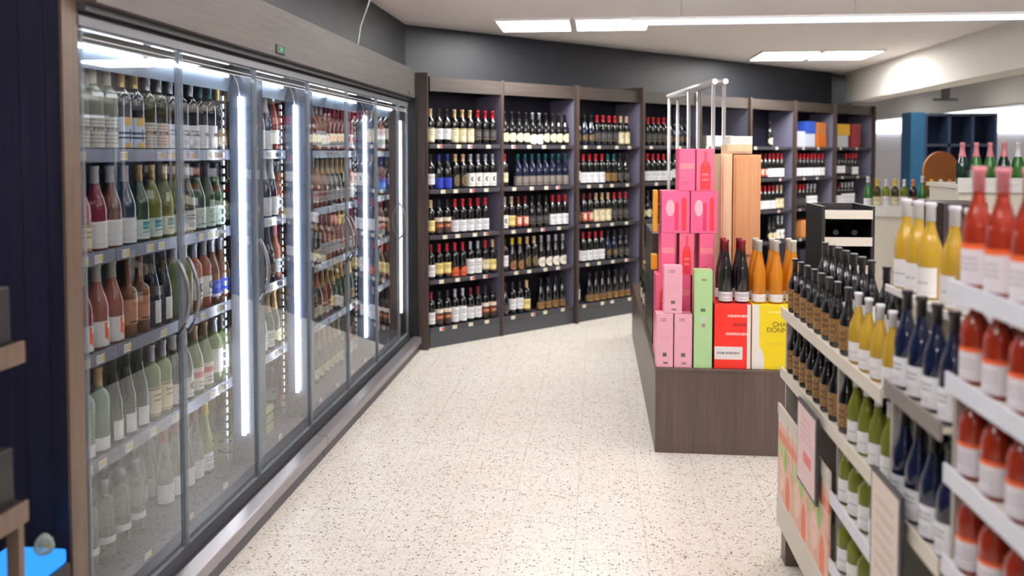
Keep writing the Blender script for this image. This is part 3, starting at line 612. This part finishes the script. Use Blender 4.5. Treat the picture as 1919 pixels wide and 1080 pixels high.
for bi, (s0, s1) in enumerate(BAYS):
    r = empty('shelving_bay', bpt(s0, 0, 0), R(45))
    place = ['next to the cooler end panel', 'second from the cooler end panel', 'third from the cooler end panel', 'half behind the metal frame on the island', 'behind the wooden wine crates on the island',
             'behind the amber bottles, two bays beyond the metal frame', 'before the last bay, with blue and orange packs on top', 'at the far end, beside the blue shelving'][bi]
    tag(r, 'dark wine shelving bay ' + place, 'shelving', 'wine shelving bays along the slanting wall')
    L = s1 - s0; w = .032
    # local: x along, y into the wall
    MB().box(w, L - .002, .355, .375, 0.0, 2.30).build('back_panel', BACKP, r)
    MB().box(L - w, L, -.035 if bi else 0, .37, 0, 2.315 if bi not in (2,) else 2.34).build('upright', WV, r, bevel=.002)
    MB().box(L - w - .003, L - w, .012, .355, .17, 2.18).build('side_glow_face', SIDE_GLOW, r)
    MB().box(.002, L - w, 0.0, .02, 2.185, 2.305).build('header_panel', WHB, r)
    MB().box(.002, L - w, .02, .355, 2.285, 2.305).build('top_board', DGREY, r)
    MB().box(.002, L - w, .012, .355, 0.0, .135).build('plinth', SLATE, r)
    for li, z in enumerate(BL):
        s = MB().box(.002, L - w - .003, .008, .354, z - .034, z).build('shelf', paint((66, 64, 72), .4), r, bevel=.002)
        tcount = 4 if bi < 3 else 2
        for k in range(tcount):
            xx = .06 + (L - .16) * (k + random.uniform(.1, .5)) / tcount
            put_tag(s, (xx + .02, .0072, z - .032), R(-90), red=(random.random() < .18))
    # bottles
    for li, z in enumerate(BL):
        seq = plan[bi][li].split(); c = 0
        rad = [.0370 if k == '.' else SHAPES[b_[k]['shape']][3] for k in seq]
        lo, hi = (s0 + .004, s1 - w - .012) if bi == 0 else (s0 + .012, s1 - w - (.03 if bi < 3 else .02))
        k_ = 1.0; gap = (hi - lo - 2 * sum(rad)) / len(rad)
        if gap < .002: seq = seq[:-1]; rad = rad[:-1]; gap = (hi - lo - 2 * sum(rad)) / len(rad)
        gap = min(gap, .012); x = lo
        for key, q in zip(seq, rad):
            x += q + gap / 2; cx = x; x += q + gap / 2
            if key == '.': continue
            t = b_[key]; c += 1
            words = '%s, %s on %s shelf of %s wall bay' % (desc(t, len(desc(t).split()) > 8), NUM[c], NUM[li + 1], NUM[bi + 1])
            bottle(t, bpt(cx, .062, z + .0005), R(-45), words, 'wine on the %s shelf of the %s wall bay' % (NUM[li + 1], NUM[bi + 1]))
            # a second file shows above the first on the near bays' top shelves
# packs on the far bays' top shelves and lower shelves
def wallpack(name, s, z, sz, rgb, label):
    o = MB().box(-sz[0] / 2, sz[0] / 2, .03, .03 + sz[1], 0, sz[2]).build(name, paint(rgb, .5), loc=bpt(s, 0, z + .0005), bevel=.003); o.rotation_euler = (0, 0, R(45)); return tag(o, label, 'box')
wallpack('snack_pack', 4.85, 1.737, (.20, .2, .20), (206, 210, 222), 'white pack at the bottom of the top shelf beside the blue one')
wallpack('snack_pack', 5.07, 1.737, (.22, .2, .17), (196, 206, 226), 'pale blue-white pack under the bright blue pack')
wallpack('snack_pack', 5.10, 1.908, (.18, .18, .16), (52, 88, 190), 'bright blue pack stacked on the pale pack on the top shelf')
wallpack('snack_pack', 5.34, 1.737, (.22, .2, .17), (206, 110, 36), 'orange pack at the bottom next to the pale pack, top shelf')
wallpack('snack_pack', 5.34, 1.908, (.2, .18, .15), (196, 120, 60), 'orange pack on top of another orange pack, top shelf')
wallpack('snack_pack', 5.86, 1.737, (.28, .2, .16), (196, 196, 206), 'silver-white carton on the top shelf of the farthest bay')
wallpack('snack_pack', 5.88, 1.898, (.32, .2, .15), (226, 176, 44), 'yellow carton on the silver-white carton in the farthest bay')
wallpack('snack_pack', 6.22, 1.898 - .161, (.2, .2, .32), (150, 52, 56), 'dark red carton beside the yellow one in the farthest bay')
wallpack('wine_carton', 3.2, 1.737, (.5, .24, .12), (226, 222, 214), 'long white carton above the wooden wine crates, top shelf')
wallpack('wine_carton', 5.1, .960 - .38, (.42, .24, .22), (226, 150, 88), 'orange-tan carton in the lower far bay with blue and orange packs above')
wallpack('wine_carton', 5.1, .170, (.46, .24, .26), (40, 42, 60), 'dark navy carton at the foot of the far bay')

# ------------------------------------------------------------------ island plinth and what stands on it
IX0, IX1, IY0, IY1, IZ = .331, 1.30, 4.70, 7.75, .475
isl = empty('display_plinth', (.8, 6.2, 0)); isl['world_parts'] = 1; tag(isl, 'low dark wood display plinth standing in the middle of the aisle', 'display plinth')
MB().box(IX0, IX1, IY0, IY0 + .02, 0, IZ - .02).build('front_panel', WPL, isl)
MB().box(IX0, IX0 + .02, IY0 + .02, IY1, 0, IZ - .02).build('side_panel', WPL, isl)
MB().box(IX1 - .02, IX1, IY0 + .02, IY1, 0, IZ - .02).build('side_panel', WPL, isl)
MB().box(IX0 + .02, IX1 - .02, IY1 - .02, IY1, 0, IZ - .02).build('back_panel', WPL, isl)
MB().box(IX0 - .002, IX1 + .002, IY0 - .002, IY1 + .002, IZ - .02, IZ).build('top', WPL, isl, bevel=.002)
def pbox(name, x0, x1, y0, y1, z0, z1, side, front, label, group=None):
    """upright printed box: plain sides, printed sheet on the aisle-facing front"""
    o = MB().box(x0, x1, y0, y1, z0, z1).build(name, side, loc=(0, 0, 0), bevel=.002)
    o.data.transform(Matrix.Translation((-(x0 + x1) / 2, -(y0 + y1) / 2, -z0))); o.location = ((x0 + x1) / 2, (y0 + y1) / 2, z0)
    tag(o, label, 'box', group)
    f = quad_uv((x0 + .002, y0 - .0012, z0 + .002), (x1 - .002, y0 - .0012, z0 + .002), (x1 - .002, y0 - .0012, z1 - .002), (x0 + .002, y0 - .0012, z1 - .002), .001, (0, -1, 0)).build('front_print', front, o, loc=tuple(-v for v in o.location))
    return o
LP = (240, 178, 196)
LPF = print_mat('light_pink_front', LP, [('t', .25, .6, .86, .93, (110, 70, 84), 2), ('r', .38, .62, .2, .27, (84, 76, 84)), ('r', .42, .7, .06, .1, (120, 96, 106)), ('t', .2, .8, .5, .6, (236, 160, 180), 2)], .3)
GRF = print_mat('green_box_front', (176, 216, 156), [('r', .36, .62, .58, .61, (70, 96, 70)), ('r', .38, .66, .48, .52, (206, 214, 216)), ('r', .42, .62, .42, .455, (176, 130, 140)), ('t', .4, .7, .88, .93, (120, 110, 90), 1)], .3)
SPK = paint(LP, .3); SGR = paint((170, 208, 150), .3)
HOT = paint((236, 92, 136), .3)
HF = print_mat('hot_pink_front', (240, 104, 146), [('r', 0, 1, .52, .66, (244, 140, 150)), ('t', .2, .6, .12, .22, (150, 60, 86), 2), ('r', 0, .04, 0, 1, (216, 70, 110)), ('r', .96, 1, 0, 1, (216, 70, 110))], .3)
HB = print_mat('hot_pink_bottle_front', (238, 110, 138), [('r', .2, .8, .02, .5, (214, 52, 68)), ('o', .5, .5, .3, .22, (226, 58, 58)), ('r', .42, .58, .6, .95, (220, 74, 100)), ('t', .3, .7, .2, .45, (240, 130, 140), 2)], .3)
HW = print_mat('hot_pink_wide_front', (240, 100, 146), [('o', .3, .6, .16, .2, (248, 186, 200)), ('r', .46, .6, .05, .62, (216, 60, 96)), ('r', .72, .88, .05, .72, (226, 58, 70)), ('o', .8, .72, .09, .14, (230, 60, 66)), ('o', .53, .62, .08, .12, (216, 60, 96))], .3)
YS = paint((236, 170, 40), .3)
pbox('gift_box', .331 + .004, .428, 4.715, 4.81, IZ, .775, SPK, LPF, 'pale pink gift box at the plinth corner, bottom of the front stack', 'pale pink gift boxes')
pbox('gift_box', .434, .531, 4.715, 4.81, IZ, .775, SPK, LPF, 'pale pink gift box at the bottom between its twin and the green box', 'pale pink gift boxes')
pbox('gift_box', .376, .476, 4.72, 4.81, .776, 1.04, SPK, LPF, 'pale pink gift box resting on the two others of its kind', 'pale pink gift boxes')
pbox('gift_box', .540, .640, 4.715, 4.81, IZ, 1.02, SGR, GRF, 'tall light green gift box on the plinth beside the red carton')
lev = [(.475, .718), (.719, .961), (.962, 1.204), (1.205, 1.447), (1.448, 1.69)]
def hot(l, x0, x1, front, label, y0=4.92): pbox('gift_box', x0, x1, y0, y0 + .19, lev[l][0], lev[l][1], HOT, front, label, 'hot pink gift boxes')
hot(0, .345, .485, HB, 'hot pink gift box on the plinth, lowest of the pyramid at the outer edge'); hot(0, .49, .63, HF, 'hot pink gift box on the plinth, lowest of the pyramid behind the green box')
hot(1, .345, .455, HB, 'hot pink gift box with red bottle picture, second layer, outer edge'); hot(1, .462, .545, HF, 'hot pink gift box in the second layer behind the pale pink box'); hot(1, .552, .64, HB, 'hot pink gift box in the second layer beside the green box')
hot(2, .372, .456, HF, 'hot pink gift box in the third layer, outer one'); hot(2, .478, .562, HB, 'hot pink gift box with red bottle picture, middle of the third layer'); hot(2, .59, .674, HF, 'hot pink gift box in the third layer beside the dark bottles')
hot(3, .376, .535, HW, 'wide hot pink gift box in the fourth layer, outer one'); hot(3, .540, .690, HW, 'wide hot pink gift box in the fourth layer, beside the crates')
hot(4, .470, .565, HF, 'hot pink gift box on top of the pyramid, outer one'); hot(4, .570, .672, HB, 'hot pink gift box on top of the pyramid, beside the crates')
pbox('gift_box', .335, .36, 5.0, 5.1, 1.205, 1.447, YS, YS, 'orange-yellow box edge sticking out beside the fourth pink layer')
pbox('gift_box', .335, .37, 5.14, 5.24, .962, 1.05, YS, YS, 'small orange-yellow box beside the third pink layer')
# cartons with bottles
RCF = print_mat('red_carton_front', (234, 44, 32), [('r', 0, .78, .14, .34, (238, 236, 234)), ('t', .35, .9, .78, .86, (250, 210, 200), 1), ('t', .3, .95, .5, .58, (250, 210, 200), 1), ('r', .5, .95, .66, .71, (176, 26, 22)), ('t', .06, .7, .2, .28, (110, 110, 116), 1), ('r', .9, 1, 0, 1, (240, 236, 234))])
YCF = print_mat('yellow_carton_front', (240, 214, 18), [('r', 0, .14, 0, 1, (240, 238, 234)), ('o', 0, .1, .24, .32, (240, 238, 234)), ('t', .3, .75, .86, .92, (250, 240, 150), 1), ('t', .25, .6, .38, .42, (216, 196, 60), 1)])
rc = pbox('wine_carton', .652, .850, 4.72, 4.98, IZ, .835, paint((214, 36, 28), .5), RCF, 'red wine carton with dark bottles standing on it')
yc = pbox('wine_carton', .854, 1.130, 4.72, 4.98, IZ, .835, paint((232, 204, 20), .5), YCF, 'yellow wine carton with amber bottles standing on it')
lettering('CHAR\nDONNAY', .036, yc, (.02, -.1325, .235), (R(90), 0, 0), paint((150, 130, 20), .6), 'lettering', 'CENTER', .001)
i_ = dict(dk=T('dark_wine_bottle', 'flute', 'dark', 'dark red', 'white', (.01, .06)), am=T('amber_wine_bottle', 'flute', 'honey', 'clear', 'plain white', (.01, .05)))
for r in range(2):
    for c in range(2): bottle(i_['dk'], (.718 + c * .09, 4.775 + r * .12, .8355), R(-90), 'dark bottle on the red carton, %s row, %s' % (('front', 'rear')[r], ('beside the green box', 'beside the amber bottles')[c]), 'dark bottles on the red carton', 1.05)
    for c in range(3): bottle(i_['am'], (.90 + c * .092, 4.775 + r * .12, .8355), R(-90), 'amber bottle on the yellow carton, %s row, %s' % (('front', 'rear')[r], ('next to the dark bottles', 'in the middle', 'at the outer corner')[c]), 'amber bottles on the yellow carton', 1.05)
# wooden wine crates
CRW = wood('crate_wood', (176, 122, 78), (212, 160, 112), 2); CRL = wood('crate_wood_light', (206, 176, 136), (232, 206, 168), 2)
def crate(x0, x1, y0, y1, z0, z1, mat, label):
    t = empty('wine_crate', ((x0 + x1) / 2, (y0 + y1) / 2, z0)); t['world_parts'] = 1; tag(t, label, 'crate', 'upright wooden wine crates')
    MB().box(x0, x1, y0, y1, z0, z1).build('box', mat, t, bevel=.002)
    MB().box(x0 + .012, x1 - .012, y0 - .008, y0 - .0002, z0 + .012, z1 - .012).build('lid', mat, t, bevel=.001)
crate(.735, .80, 5.10, 5.40, IZ, 1.66, CRL, 'narrow pale wooden crate standing between pink boxes and brown crate')
crate(.806, .965, 5.10, 5.40, IZ, 1.05, CRW, 'brown wooden wine crate standing on the plinth behind the bottles')
crate(.806, .965, 5.10, 5.40, 1.051, 1.655, CRW, 'brown wooden wine crate stacked on another, above the amber bottles')
crate(.77, .915, 5.11, 5.36, 1.661, 1.715, CRL, 'small pale wooden crate lying on top of the crate stack')
tag(MB().box(.79, .92, 5.13, 5.33, 1.7155, 1.765).build('white_box', WHITE, bevel=.002), 'flat white box on the very top of the wooden crates', 'box')
# metal frame
rk = empty('metal_frame', (.74, 6.55, IZ)); rk['world_parts'] = 1; tag(rk, 'grey steel tube frame rising from the plinth behind the pink boxes', 'frame')
for (x, y) in ((.65, 7.3), (.735, 6.56), (.82, 5.83)):
    for dx in (-.035, .035): MB().tube([(x + dx, y, IZ + .001), (x + dx, y, 2.13)], .013, 10).build('post', STEEL, rk, True)
for dx in (-.035, .035): MB().tube([(.645 + dx, 7.34, 2.145), (.825 + dx, 5.80, 2.145)], .02, 10).build('top_bar', STEEL, rk, True)
MB().tube([(.61, 7.3, 2.145), (.69, 7.3, 2.145)], .015, 8).build('cross_bar', STEEL, rk, True); MB().tube([(.78, 5.83, 2.145), (.86, 5.83, 2.145)], .015, 8).build('cross_bar', STEEL, rk, True)
# dark boxes and bottles behind the pyramid
g_ = T('dark_wine_bottle', 'bordeaux', 'dark', 'gold', 'gold'); g2 = T('dark_wine_bottle', 'burgundy', 'dark green', 'black', 'white')
for i in range(5):
    carton('black_gift_box', (.405, 5.36 + i * .15, IZ + .0005), (.11, .13, .36), paint((30, 28, 28), .4), 'black gift box along the plinth edge, %s behind the pink pyramid' % NUM[i + 1], 'black gift boxes on the plinth')
    carton('black_gift_box', (.405, 5.36 + i * .15, IZ + .3615), (.11, .13, .33), paint((44, 40, 34), .4), 'black gift box stacked on top, %s behind the pink pyramid' % NUM[i + 1], 'black gift boxes on the plinth')
for i in range(9):
    bottle(g_ if i % 3 else g2, (.40, 6.2 + i * .1, IZ + .0005), R(180), 'dark bottle along the plinth edge, %s past the black gift boxes' % NUM[i + 1], 'dark bottles along the plinth edge')

# ------------------------------------------------------------------ open display stand (aisle side, near)
GX = .75
st = empty('display_stand', (.9, 2.4, 0)); st['world_parts'] = 1; tag(st, 'long white open display stand of small wine bottles by the aisle', 'display stand')
MB().box(1.04, 1.06, 1.15, 3.53, .15, 1.10).build('spine', CREAM, st)
for y in (3.52, 2.775, 2.285, 1.90, 1.15):
    MB().box(.775, 1.04, y - .008, y + .008, .15, {2.285: 1.02, 1.90: 1.14}.get(y, .98)).build('side_frame', paint((178, 174, 166), .5), st)
for y0, y1 in ((3.44, 3.52), (2.3, 2.4), (1.2, 1.3)):
    for x0, x1 in ((.765, .83), (.97, 1.04)): MB().box(x0, x1, y0, y1, 0, .129).build('foot', WPL, st)
MB().box(.762, 1.04, 1.15, 3.53, .13, .15).build('base_board', CREAM, st)
tiers = []
def tier(y0, y1, z, mat, x0=GX, x1=1.04, h=.042):
    s = MB().box(x0 + .006, x1, y0, y1, z - .012, z - .0).build('shelf', CREAM, st)
    MB().box(x0, x0 + .006, y0, y1, z - h * .7, z + h * .3).build('price_rail', mat, s)
    return s
GREYR = paint((122, 114, 110), .5); WR = paint((226, 230, 240), .4); CR = paint((222, 216, 200), .45)
for z in (1.03, .785): tier(2.30, 3.51, z, CR)
for z in (.57, .35): tier(2.30, 2.765, z, CR if z < .3 else WR)
tier(2.30, 3.51, 1.075, BLACK, .86, 1.04, .012)
for z in (1.065, .76, .46): tier(1.91, 2.275, z, GREYR if z > 1 else CR)
tier(1.91, 2.61, 1.27, WHITE, .86, 1.04, .02)
MB().box(1.03, 1.04, 1.91, 2.62, 1.1, 1.258).build('spine', CREAM, st); MB().box(1.0, 1.03, 2.59, 2.61, 1.076, 1.257).build('riser', CREAM, st)
for z in (1.385, 1.185, .985, .785, .585, .385): tier(1.16, 1.89, z, WR)
MB().box(1.03, 1.04, 1.16, 1.89, 1.1, 1.38).build('spine', CREAM, st)
PP = print_mat('poster_print', (226, 214, 204), [('r', .0, 1, .18, .86, (228, 188, 166)), ('r', .0, .5, .55, .7, (196, 206, 150)), ('o', .3, .45, .16, .14, (238, 206, 186)), ('o', .7, .35, .14, .16, (226, 120, 84)), ('o', .55, .62, .1, .1, (150, 190, 100)), ('r', .0, 1, .72, .8, (222, 140, 112)), ('g', (214, 160, 140), 5, .58)])
for k, (y0, y1) in enumerate(((3.525, 3.27), (3.265, 3.02), (3.015, 2.77))):
    quad_uv((GX - .001, y0, .15), (GX - .001, y1, .15), (GX - .001, y1, .64), (GX - .001, y0, .64), .008, (-1, 0, 0)).build('poster_panel', PP, st)
MB().box(GX - .004, GX - .001, 2.77, 3.525, .15, .27).build('lower_trim', CREAM, st); MB().box(GX - .004, GX - .001, 2.77, 3.525, .60, .645).build('upper_trim', CREAM, st)
SF = print_mat('sign_print', (234, 206, 204), [('t', .2, .8, .55, .9, (224, 170, 170), 4), ('r', .35, .8, .3, .45, (226, 120, 120))])
SF2 = print_mat('sign_print_cream', (228, 214, 200), [('t', .15, .85, .35, .9, (206, 190, 178), 6), ('r', .3, .7, .2, .26, (90, 86, 84)), ('r', .0, .4, .04, .12, (224, 110, 96))])
for y0, y1, z0, z1, mt, w in ((3.10, 2.86, .505, .775, SF, 'pinkish price sign in a thin grey frame over the poster panels'), (2.28, 2.085, .45, .83, SF2, 'taller cream price sign in a grey frame before the dark bottles')):
    sg = MB().box(GX - .022, GX - .012, y1 - .012, y0 + .012, z0 - .012, z1 + .012).build('price_sign', DGREY, loc=(0, 0, 0)); tag(sg, w, 'sign')
    quad_uv((GX - .0235, y0, z0), (GX - .0235, y1, z0), (GX - .0235, y1, z1), (GX - .0235, y0, z1), .001, (-1, 0, 0)).build('sheet', mt, sg)
    MB().box(GX - .012, GX - .0005, (y0 + y1) / 2 - .01, (y0 + y1) / 2 + .01, z1 - .03, z1 - .01).build('clip', DGREY, sg)
g_ = dict(
    gp=T('small_wine_bottle', 'slim', 'dark', 'black', 'gold', (.02, .10)), yl=T('small_wine_bottle', 'slim', 'yellow', 'white', 'plain white', (.01, .07)), ol=T('small_wine_bottle', 'slim', 'yellow-green', 'white', 'plain white', (.01, .075)),
    bw=T('small_wine_bottle', 'slim', 'dark', 'black', 'plain white', (.005, .085)), yb=T('small_wine_bottle', 'slim', 'yellow', 'white', 'plain white', (.005, .075)), bk=T('small_wine_bottle', 'slim', 'dark', 'black', 'plain white', (.005, .05)), nv=T('small_wine_bottle', 'slim', 'navy', 'black', 'white', (.01, .075)), ro=T('small_rose_bottle', 'slim', 'coral', 'pink', 'orange band', (.01, .085)),
    gs=T('small_wine_bottle', 'short', 'dark', 'black', 'gold', (.02, .09)), os=T('small_wine_bottle', 'short', 'yellow-green', 'white', 'plain white', (.01, .075)), rs=T('small_rose_bottle', 'short', 'coral', 'red', 'orange band', (.01, .075)))
def grow(seq, y, z, x, phrase, group, step=.0575, sc=1.0):
    c = 0
    for key, n in seq:
        for i in range(n):
            c += 1; t = g_[key]
            while any(abs(y - f) < .04 for f in (3.52, 2.775, 2.285, 1.90)): y -= .006
            bottle(t, (x, y, z + .0005), R(180), 'small %s bottle, %s %s' % (t['glass'], NUM[c], phrase), group, sc); y -= step
gr = 'small bottles on the display stand'
def rows2(seq, y, z, ph, step, sc=1.0, x=.79, n=2):
    grow(seq, y, z, x, 'in the front file ' + ph, gr, step, sc)
    seq = seq[:-1] + [(seq[-1][0], seq[-1][1] - 1)]
    if n > 1: grow(seq, y - step / 2, z, x + .075, 'in the rear file ' + ph, gr, step, sc)
rows2([('bk', 5), ('bw', 4)], 3.45, 1.075, 'on the raised rear step', .0945, 1.05, .905, 1)
rows2([('gp', 8), ('yl', 4)], 3.45, 1.03, 'on the upper cream shelf', .1, .95, n=1)
rows2([('gp', 8), ('ol', 4)], 3.45, .785, 'on the shelf over the posters', .1, .95)
rows2([('os', 4)], 2.70, .57, 'on the shelf beside the posters', .1, 1.08); rows2([('os', 4)], 2.70, .35, 'on the lowest shelf beside the posters', .1, 1.08, n=1)
rows2([('yb', 7)], 2.575, 1.27, 'on the top step over the navy bottles', .09, 1.16, .905, 1)
rows2([('nv', 4)], 2.23, 1.065, 'on the grey-railed shelf', .095, 1.12, n=1); rows2([('nv', 4)], 2.23, .76, 'on the shelf under the grey rail', .095, 1.15)
rows2([('ro', 7)], 1.84, 1.385, 'on the top rose shelf', .105, 1.12)
for k, z in enumerate((1.185, .985, .785, .585)): rows2([('rs', 7)], 1.84, z, 'on the %s rose shelf' % NUM[k + 2], .105, 1.05, n=2 if k < 2 else 1)

# ------------------------------------------------------------------ farther displays beyond the stand
def stand_box(name, x0, x1, y0, y1, z, label, rail=WHITE, body=CREAM):
    t = empty(name, ((x0 + x1) / 2, (y0 + y1) / 2, 0)); t['world_parts'] = 1; tag(t, label, 'display stand')
    MB().box(x0 + .02, x1 - .02, y0 + .02, y1 - .02, 0, z - .03).build('base', body, t)
    MB().box(x0, x1, y0, y1, z - .03, z).build('top', CREAM, t); MB().box(x0, x1, y0 - .01, y0 - .0005, z - .06, z + .05).build('price_rail', rail, t)
    return t
stand_box('display_stand', 2.62, 4.3, 8.6, 9.2, 1.10, 'distant pale stand with a white rail and mixed green bottles on top')
fm = [T('green_wine_bottle', 'bordeaux', 'olive', 'yellow', 'cream'), T('green_wine_bottle', 'flute', 'fresh green', 'white', 'white'), T('green_wine_bottle', 'bordeaux', 'dark', 'orange', 'gold'), T('green_wine_bottle', 'bordeaux', 'yellow-green', 'white', 'white')]
for i in range(19):
    t = fm[random.choice((0, 1, 2, 3, 0, 2))]; bottle(t, (2.68 + i * .086, 8.68, 1.1005), R(-90), '%s, %s along the distant white-railed stand' % (desc(t, True), NUM[i + 1]), 'bottles on the distant pale stand')
stand_box('display_stand', 2.68, 3.9, 6.6, 7.2, 1.43, 'pale stand carrying bright green bottles under the ceiling beam')
for i in range(9):
    t = T('green_wine_bottle', 'sparkling', 'fresh green' if i % 3 else 'dark green', 'pink' if i < 4 else 'white', 'leaf' if i % 2 else None)
    bottle(t, (2.76 + i * .1, 6.72, 1.4305), R(-90), 'tall %s, %s in the bright green row' % (desc(t, True), NUM[i + 1]), 'bright green bottles on the far stand')
# blue shelving unit
bs = empty('blue_shelving', (6.0, 13.9, 0)); bs['world_parts'] = 1; tag(bs, 'deep blue open shelving unit with pale blue side beyond the wine bays', 'shelving')
BLU = paint((20, 40, 78), .5)
MB().box(4.75, 4.95, 13.4, 13.8, 0, 2.28).build('side_panel', paint((50, 116, 160), .5), bs)
MB().box(4.95, 6.0, 13.78, 13.8, 0, 2.26).build('back_panel', BLU, bs)
for x in (4.97, 5.31, 5.65, 5.98): MB().box(x - .02, x + .02, 13.4, 13.78, 0, 2.26).build('divider', paint((64, 80, 112), .5), bs)
for z in (.9, 1.35, 1.78, 2.24): MB().box(4.99, 5.96, 13.4, 13.775, z - .02, z + .02).build('shelf', paint((70, 80, 98), .5), bs)
# rounded orange-brown display board
m = MB(); n = 20
pts = [(math.cos(math.pi * k / n) * .17, .38 + math.sin(math.pi * k / n) * .2) for k in range(n + 1)] + [(-.17, 0), (.17, 0)]
m.prism([(x, z) for x, z in pts][::-1], -.02, .02)
tag(m.build('display_board', paint((150, 88, 34), .5), loc=(3.45, 8.9, 1.1005)), 'orange-brown board with a rounded top standing among distant bottles', 'display board')
# rack of lying dark bottles with cream rails
rr = empty('bottle_rack', (1.52, 5.5, 0)); rr['world_parts'] = 1; tag(rr, 'narrow dark rack with cream price rails beyond the amber bottles', 'rack')
MB().box(1.37, 1.39, 5.3, 5.7, 0, 1.34).build('side', BLACK, rr); MB().box(1.66, 1.68, 5.3, 5.7, 0, 1.34).build('side', BLACK, rr); MB().box(1.39, 1.66, 5.68, 5.7, 0, 1.34).build('back', BLACK, rr)
RZ = (1.30, 1.135, .965, .795, .625)
for z in RZ:
    s = MB().box(1.39, 1.66, 5.305, 5.68, z - .012, z).build('shelf', BLACK, rr); MB().box(1.385, 1.665, 5.292, 5.304, z - .035, z + .018).build('price_rail', CREAM, s)
tb = T('magnum_bottle', 'sparkling', 'dark', 'black', 'gold')
for j, z in enumerate(RZ[1:]):
    for i in range(2):
        o = bottle(tb, (1.46 + i * .11, 5.64, z + .0448), 0, 'dark bottle lying in the narrow rack, %s on %s shelf' % (NUM[i + 1], NUM[j + 1]), 'bottles lying in the narrow rack', 1.0, 0)
        o.rotation_euler = (R(90), R(random.uniform(0, 360)), 0)
tag(MB().box(-.12, .12, -.15, .15, 0, .36).build('black_case', paint((40, 34, 36), .4), loc=(2.1, 5.2, 1.02 + .0005), bevel=.006), 'dark square case on a narrow pedestal beyond the black-capped bottles', 'box')
tag(MB().box(1.99, 2.21, 5.06, 5.34, 0, 1.02).build('display_pedestal', SLATE, bevel=.004), 'grey pedestal carrying the dark square case', 'pedestal')

# ------------------------------------------------------------------ near corner rack and blue pack
cr = empty('corner_rack', (-1.6, 1.7, 0)); cr['world_parts'] = 1; tag(cr, 'dark rack with wood-edged shelves beside the tall end panel', 'rack')
for z in (1.20, .80):
    s = MB().box(-1.95, -1.415, 1.25, 1.95, z - .05, z).build('shelf', BLACK, cr); MB().box(-1.415, -1.408, 1.25, 1.95, z - .052, z + .002).build('edge', WV2, s)
MB().box(-1.95, -1.90, 1.25, 1.95, 0, 1.4).build('back', BLACK, cr); MB().box(-1.455, -1.422, 1.93, 1.95, 0, .75).build('post', WV2, cr)
for i, z in enumerate((1.2, .8)): tag(MB().box(-1.85, -1.43, 1.5, 1.93, 0, .14).build('black_box', BLACK, loc=(0, 0, z + .0005), bevel=.004), 'black box on the %s wood-edged shelf of the corner rack' % ('upper', 'lower')[i], 'box')
bp = empty('blue_pack_added_glow', (-1.45, 2.16, 0)); bp['world_parts'] = 1; tag(bp, 'bright blue pack with added glow at the foot of the tall end panel', 'display box')
MB().box(-1.69, -1.50, 2.03, 2.25, 0, .49).build('box', BLACK, bp, bevel=.004)
MB().box(-1.685, -1.505, 2.035, 2.245, .491, .535).build('added_glow_top', emit((50, 140, 232), 1.0), bp, bevel=.01)  # glow added to the pack to throw blue light on the end panel
tag(MB().lathe([(0, .012), (.004, .02), (.02, .028), (.04, .024), (.055, .012), (.06, .002)], 16).build('glass_stopper', GL['clear'], smooth=True, loc=(-1.545, 2.2, .5355)), 'clear round glass stopper on the blue pack with added glow', 'stopper')
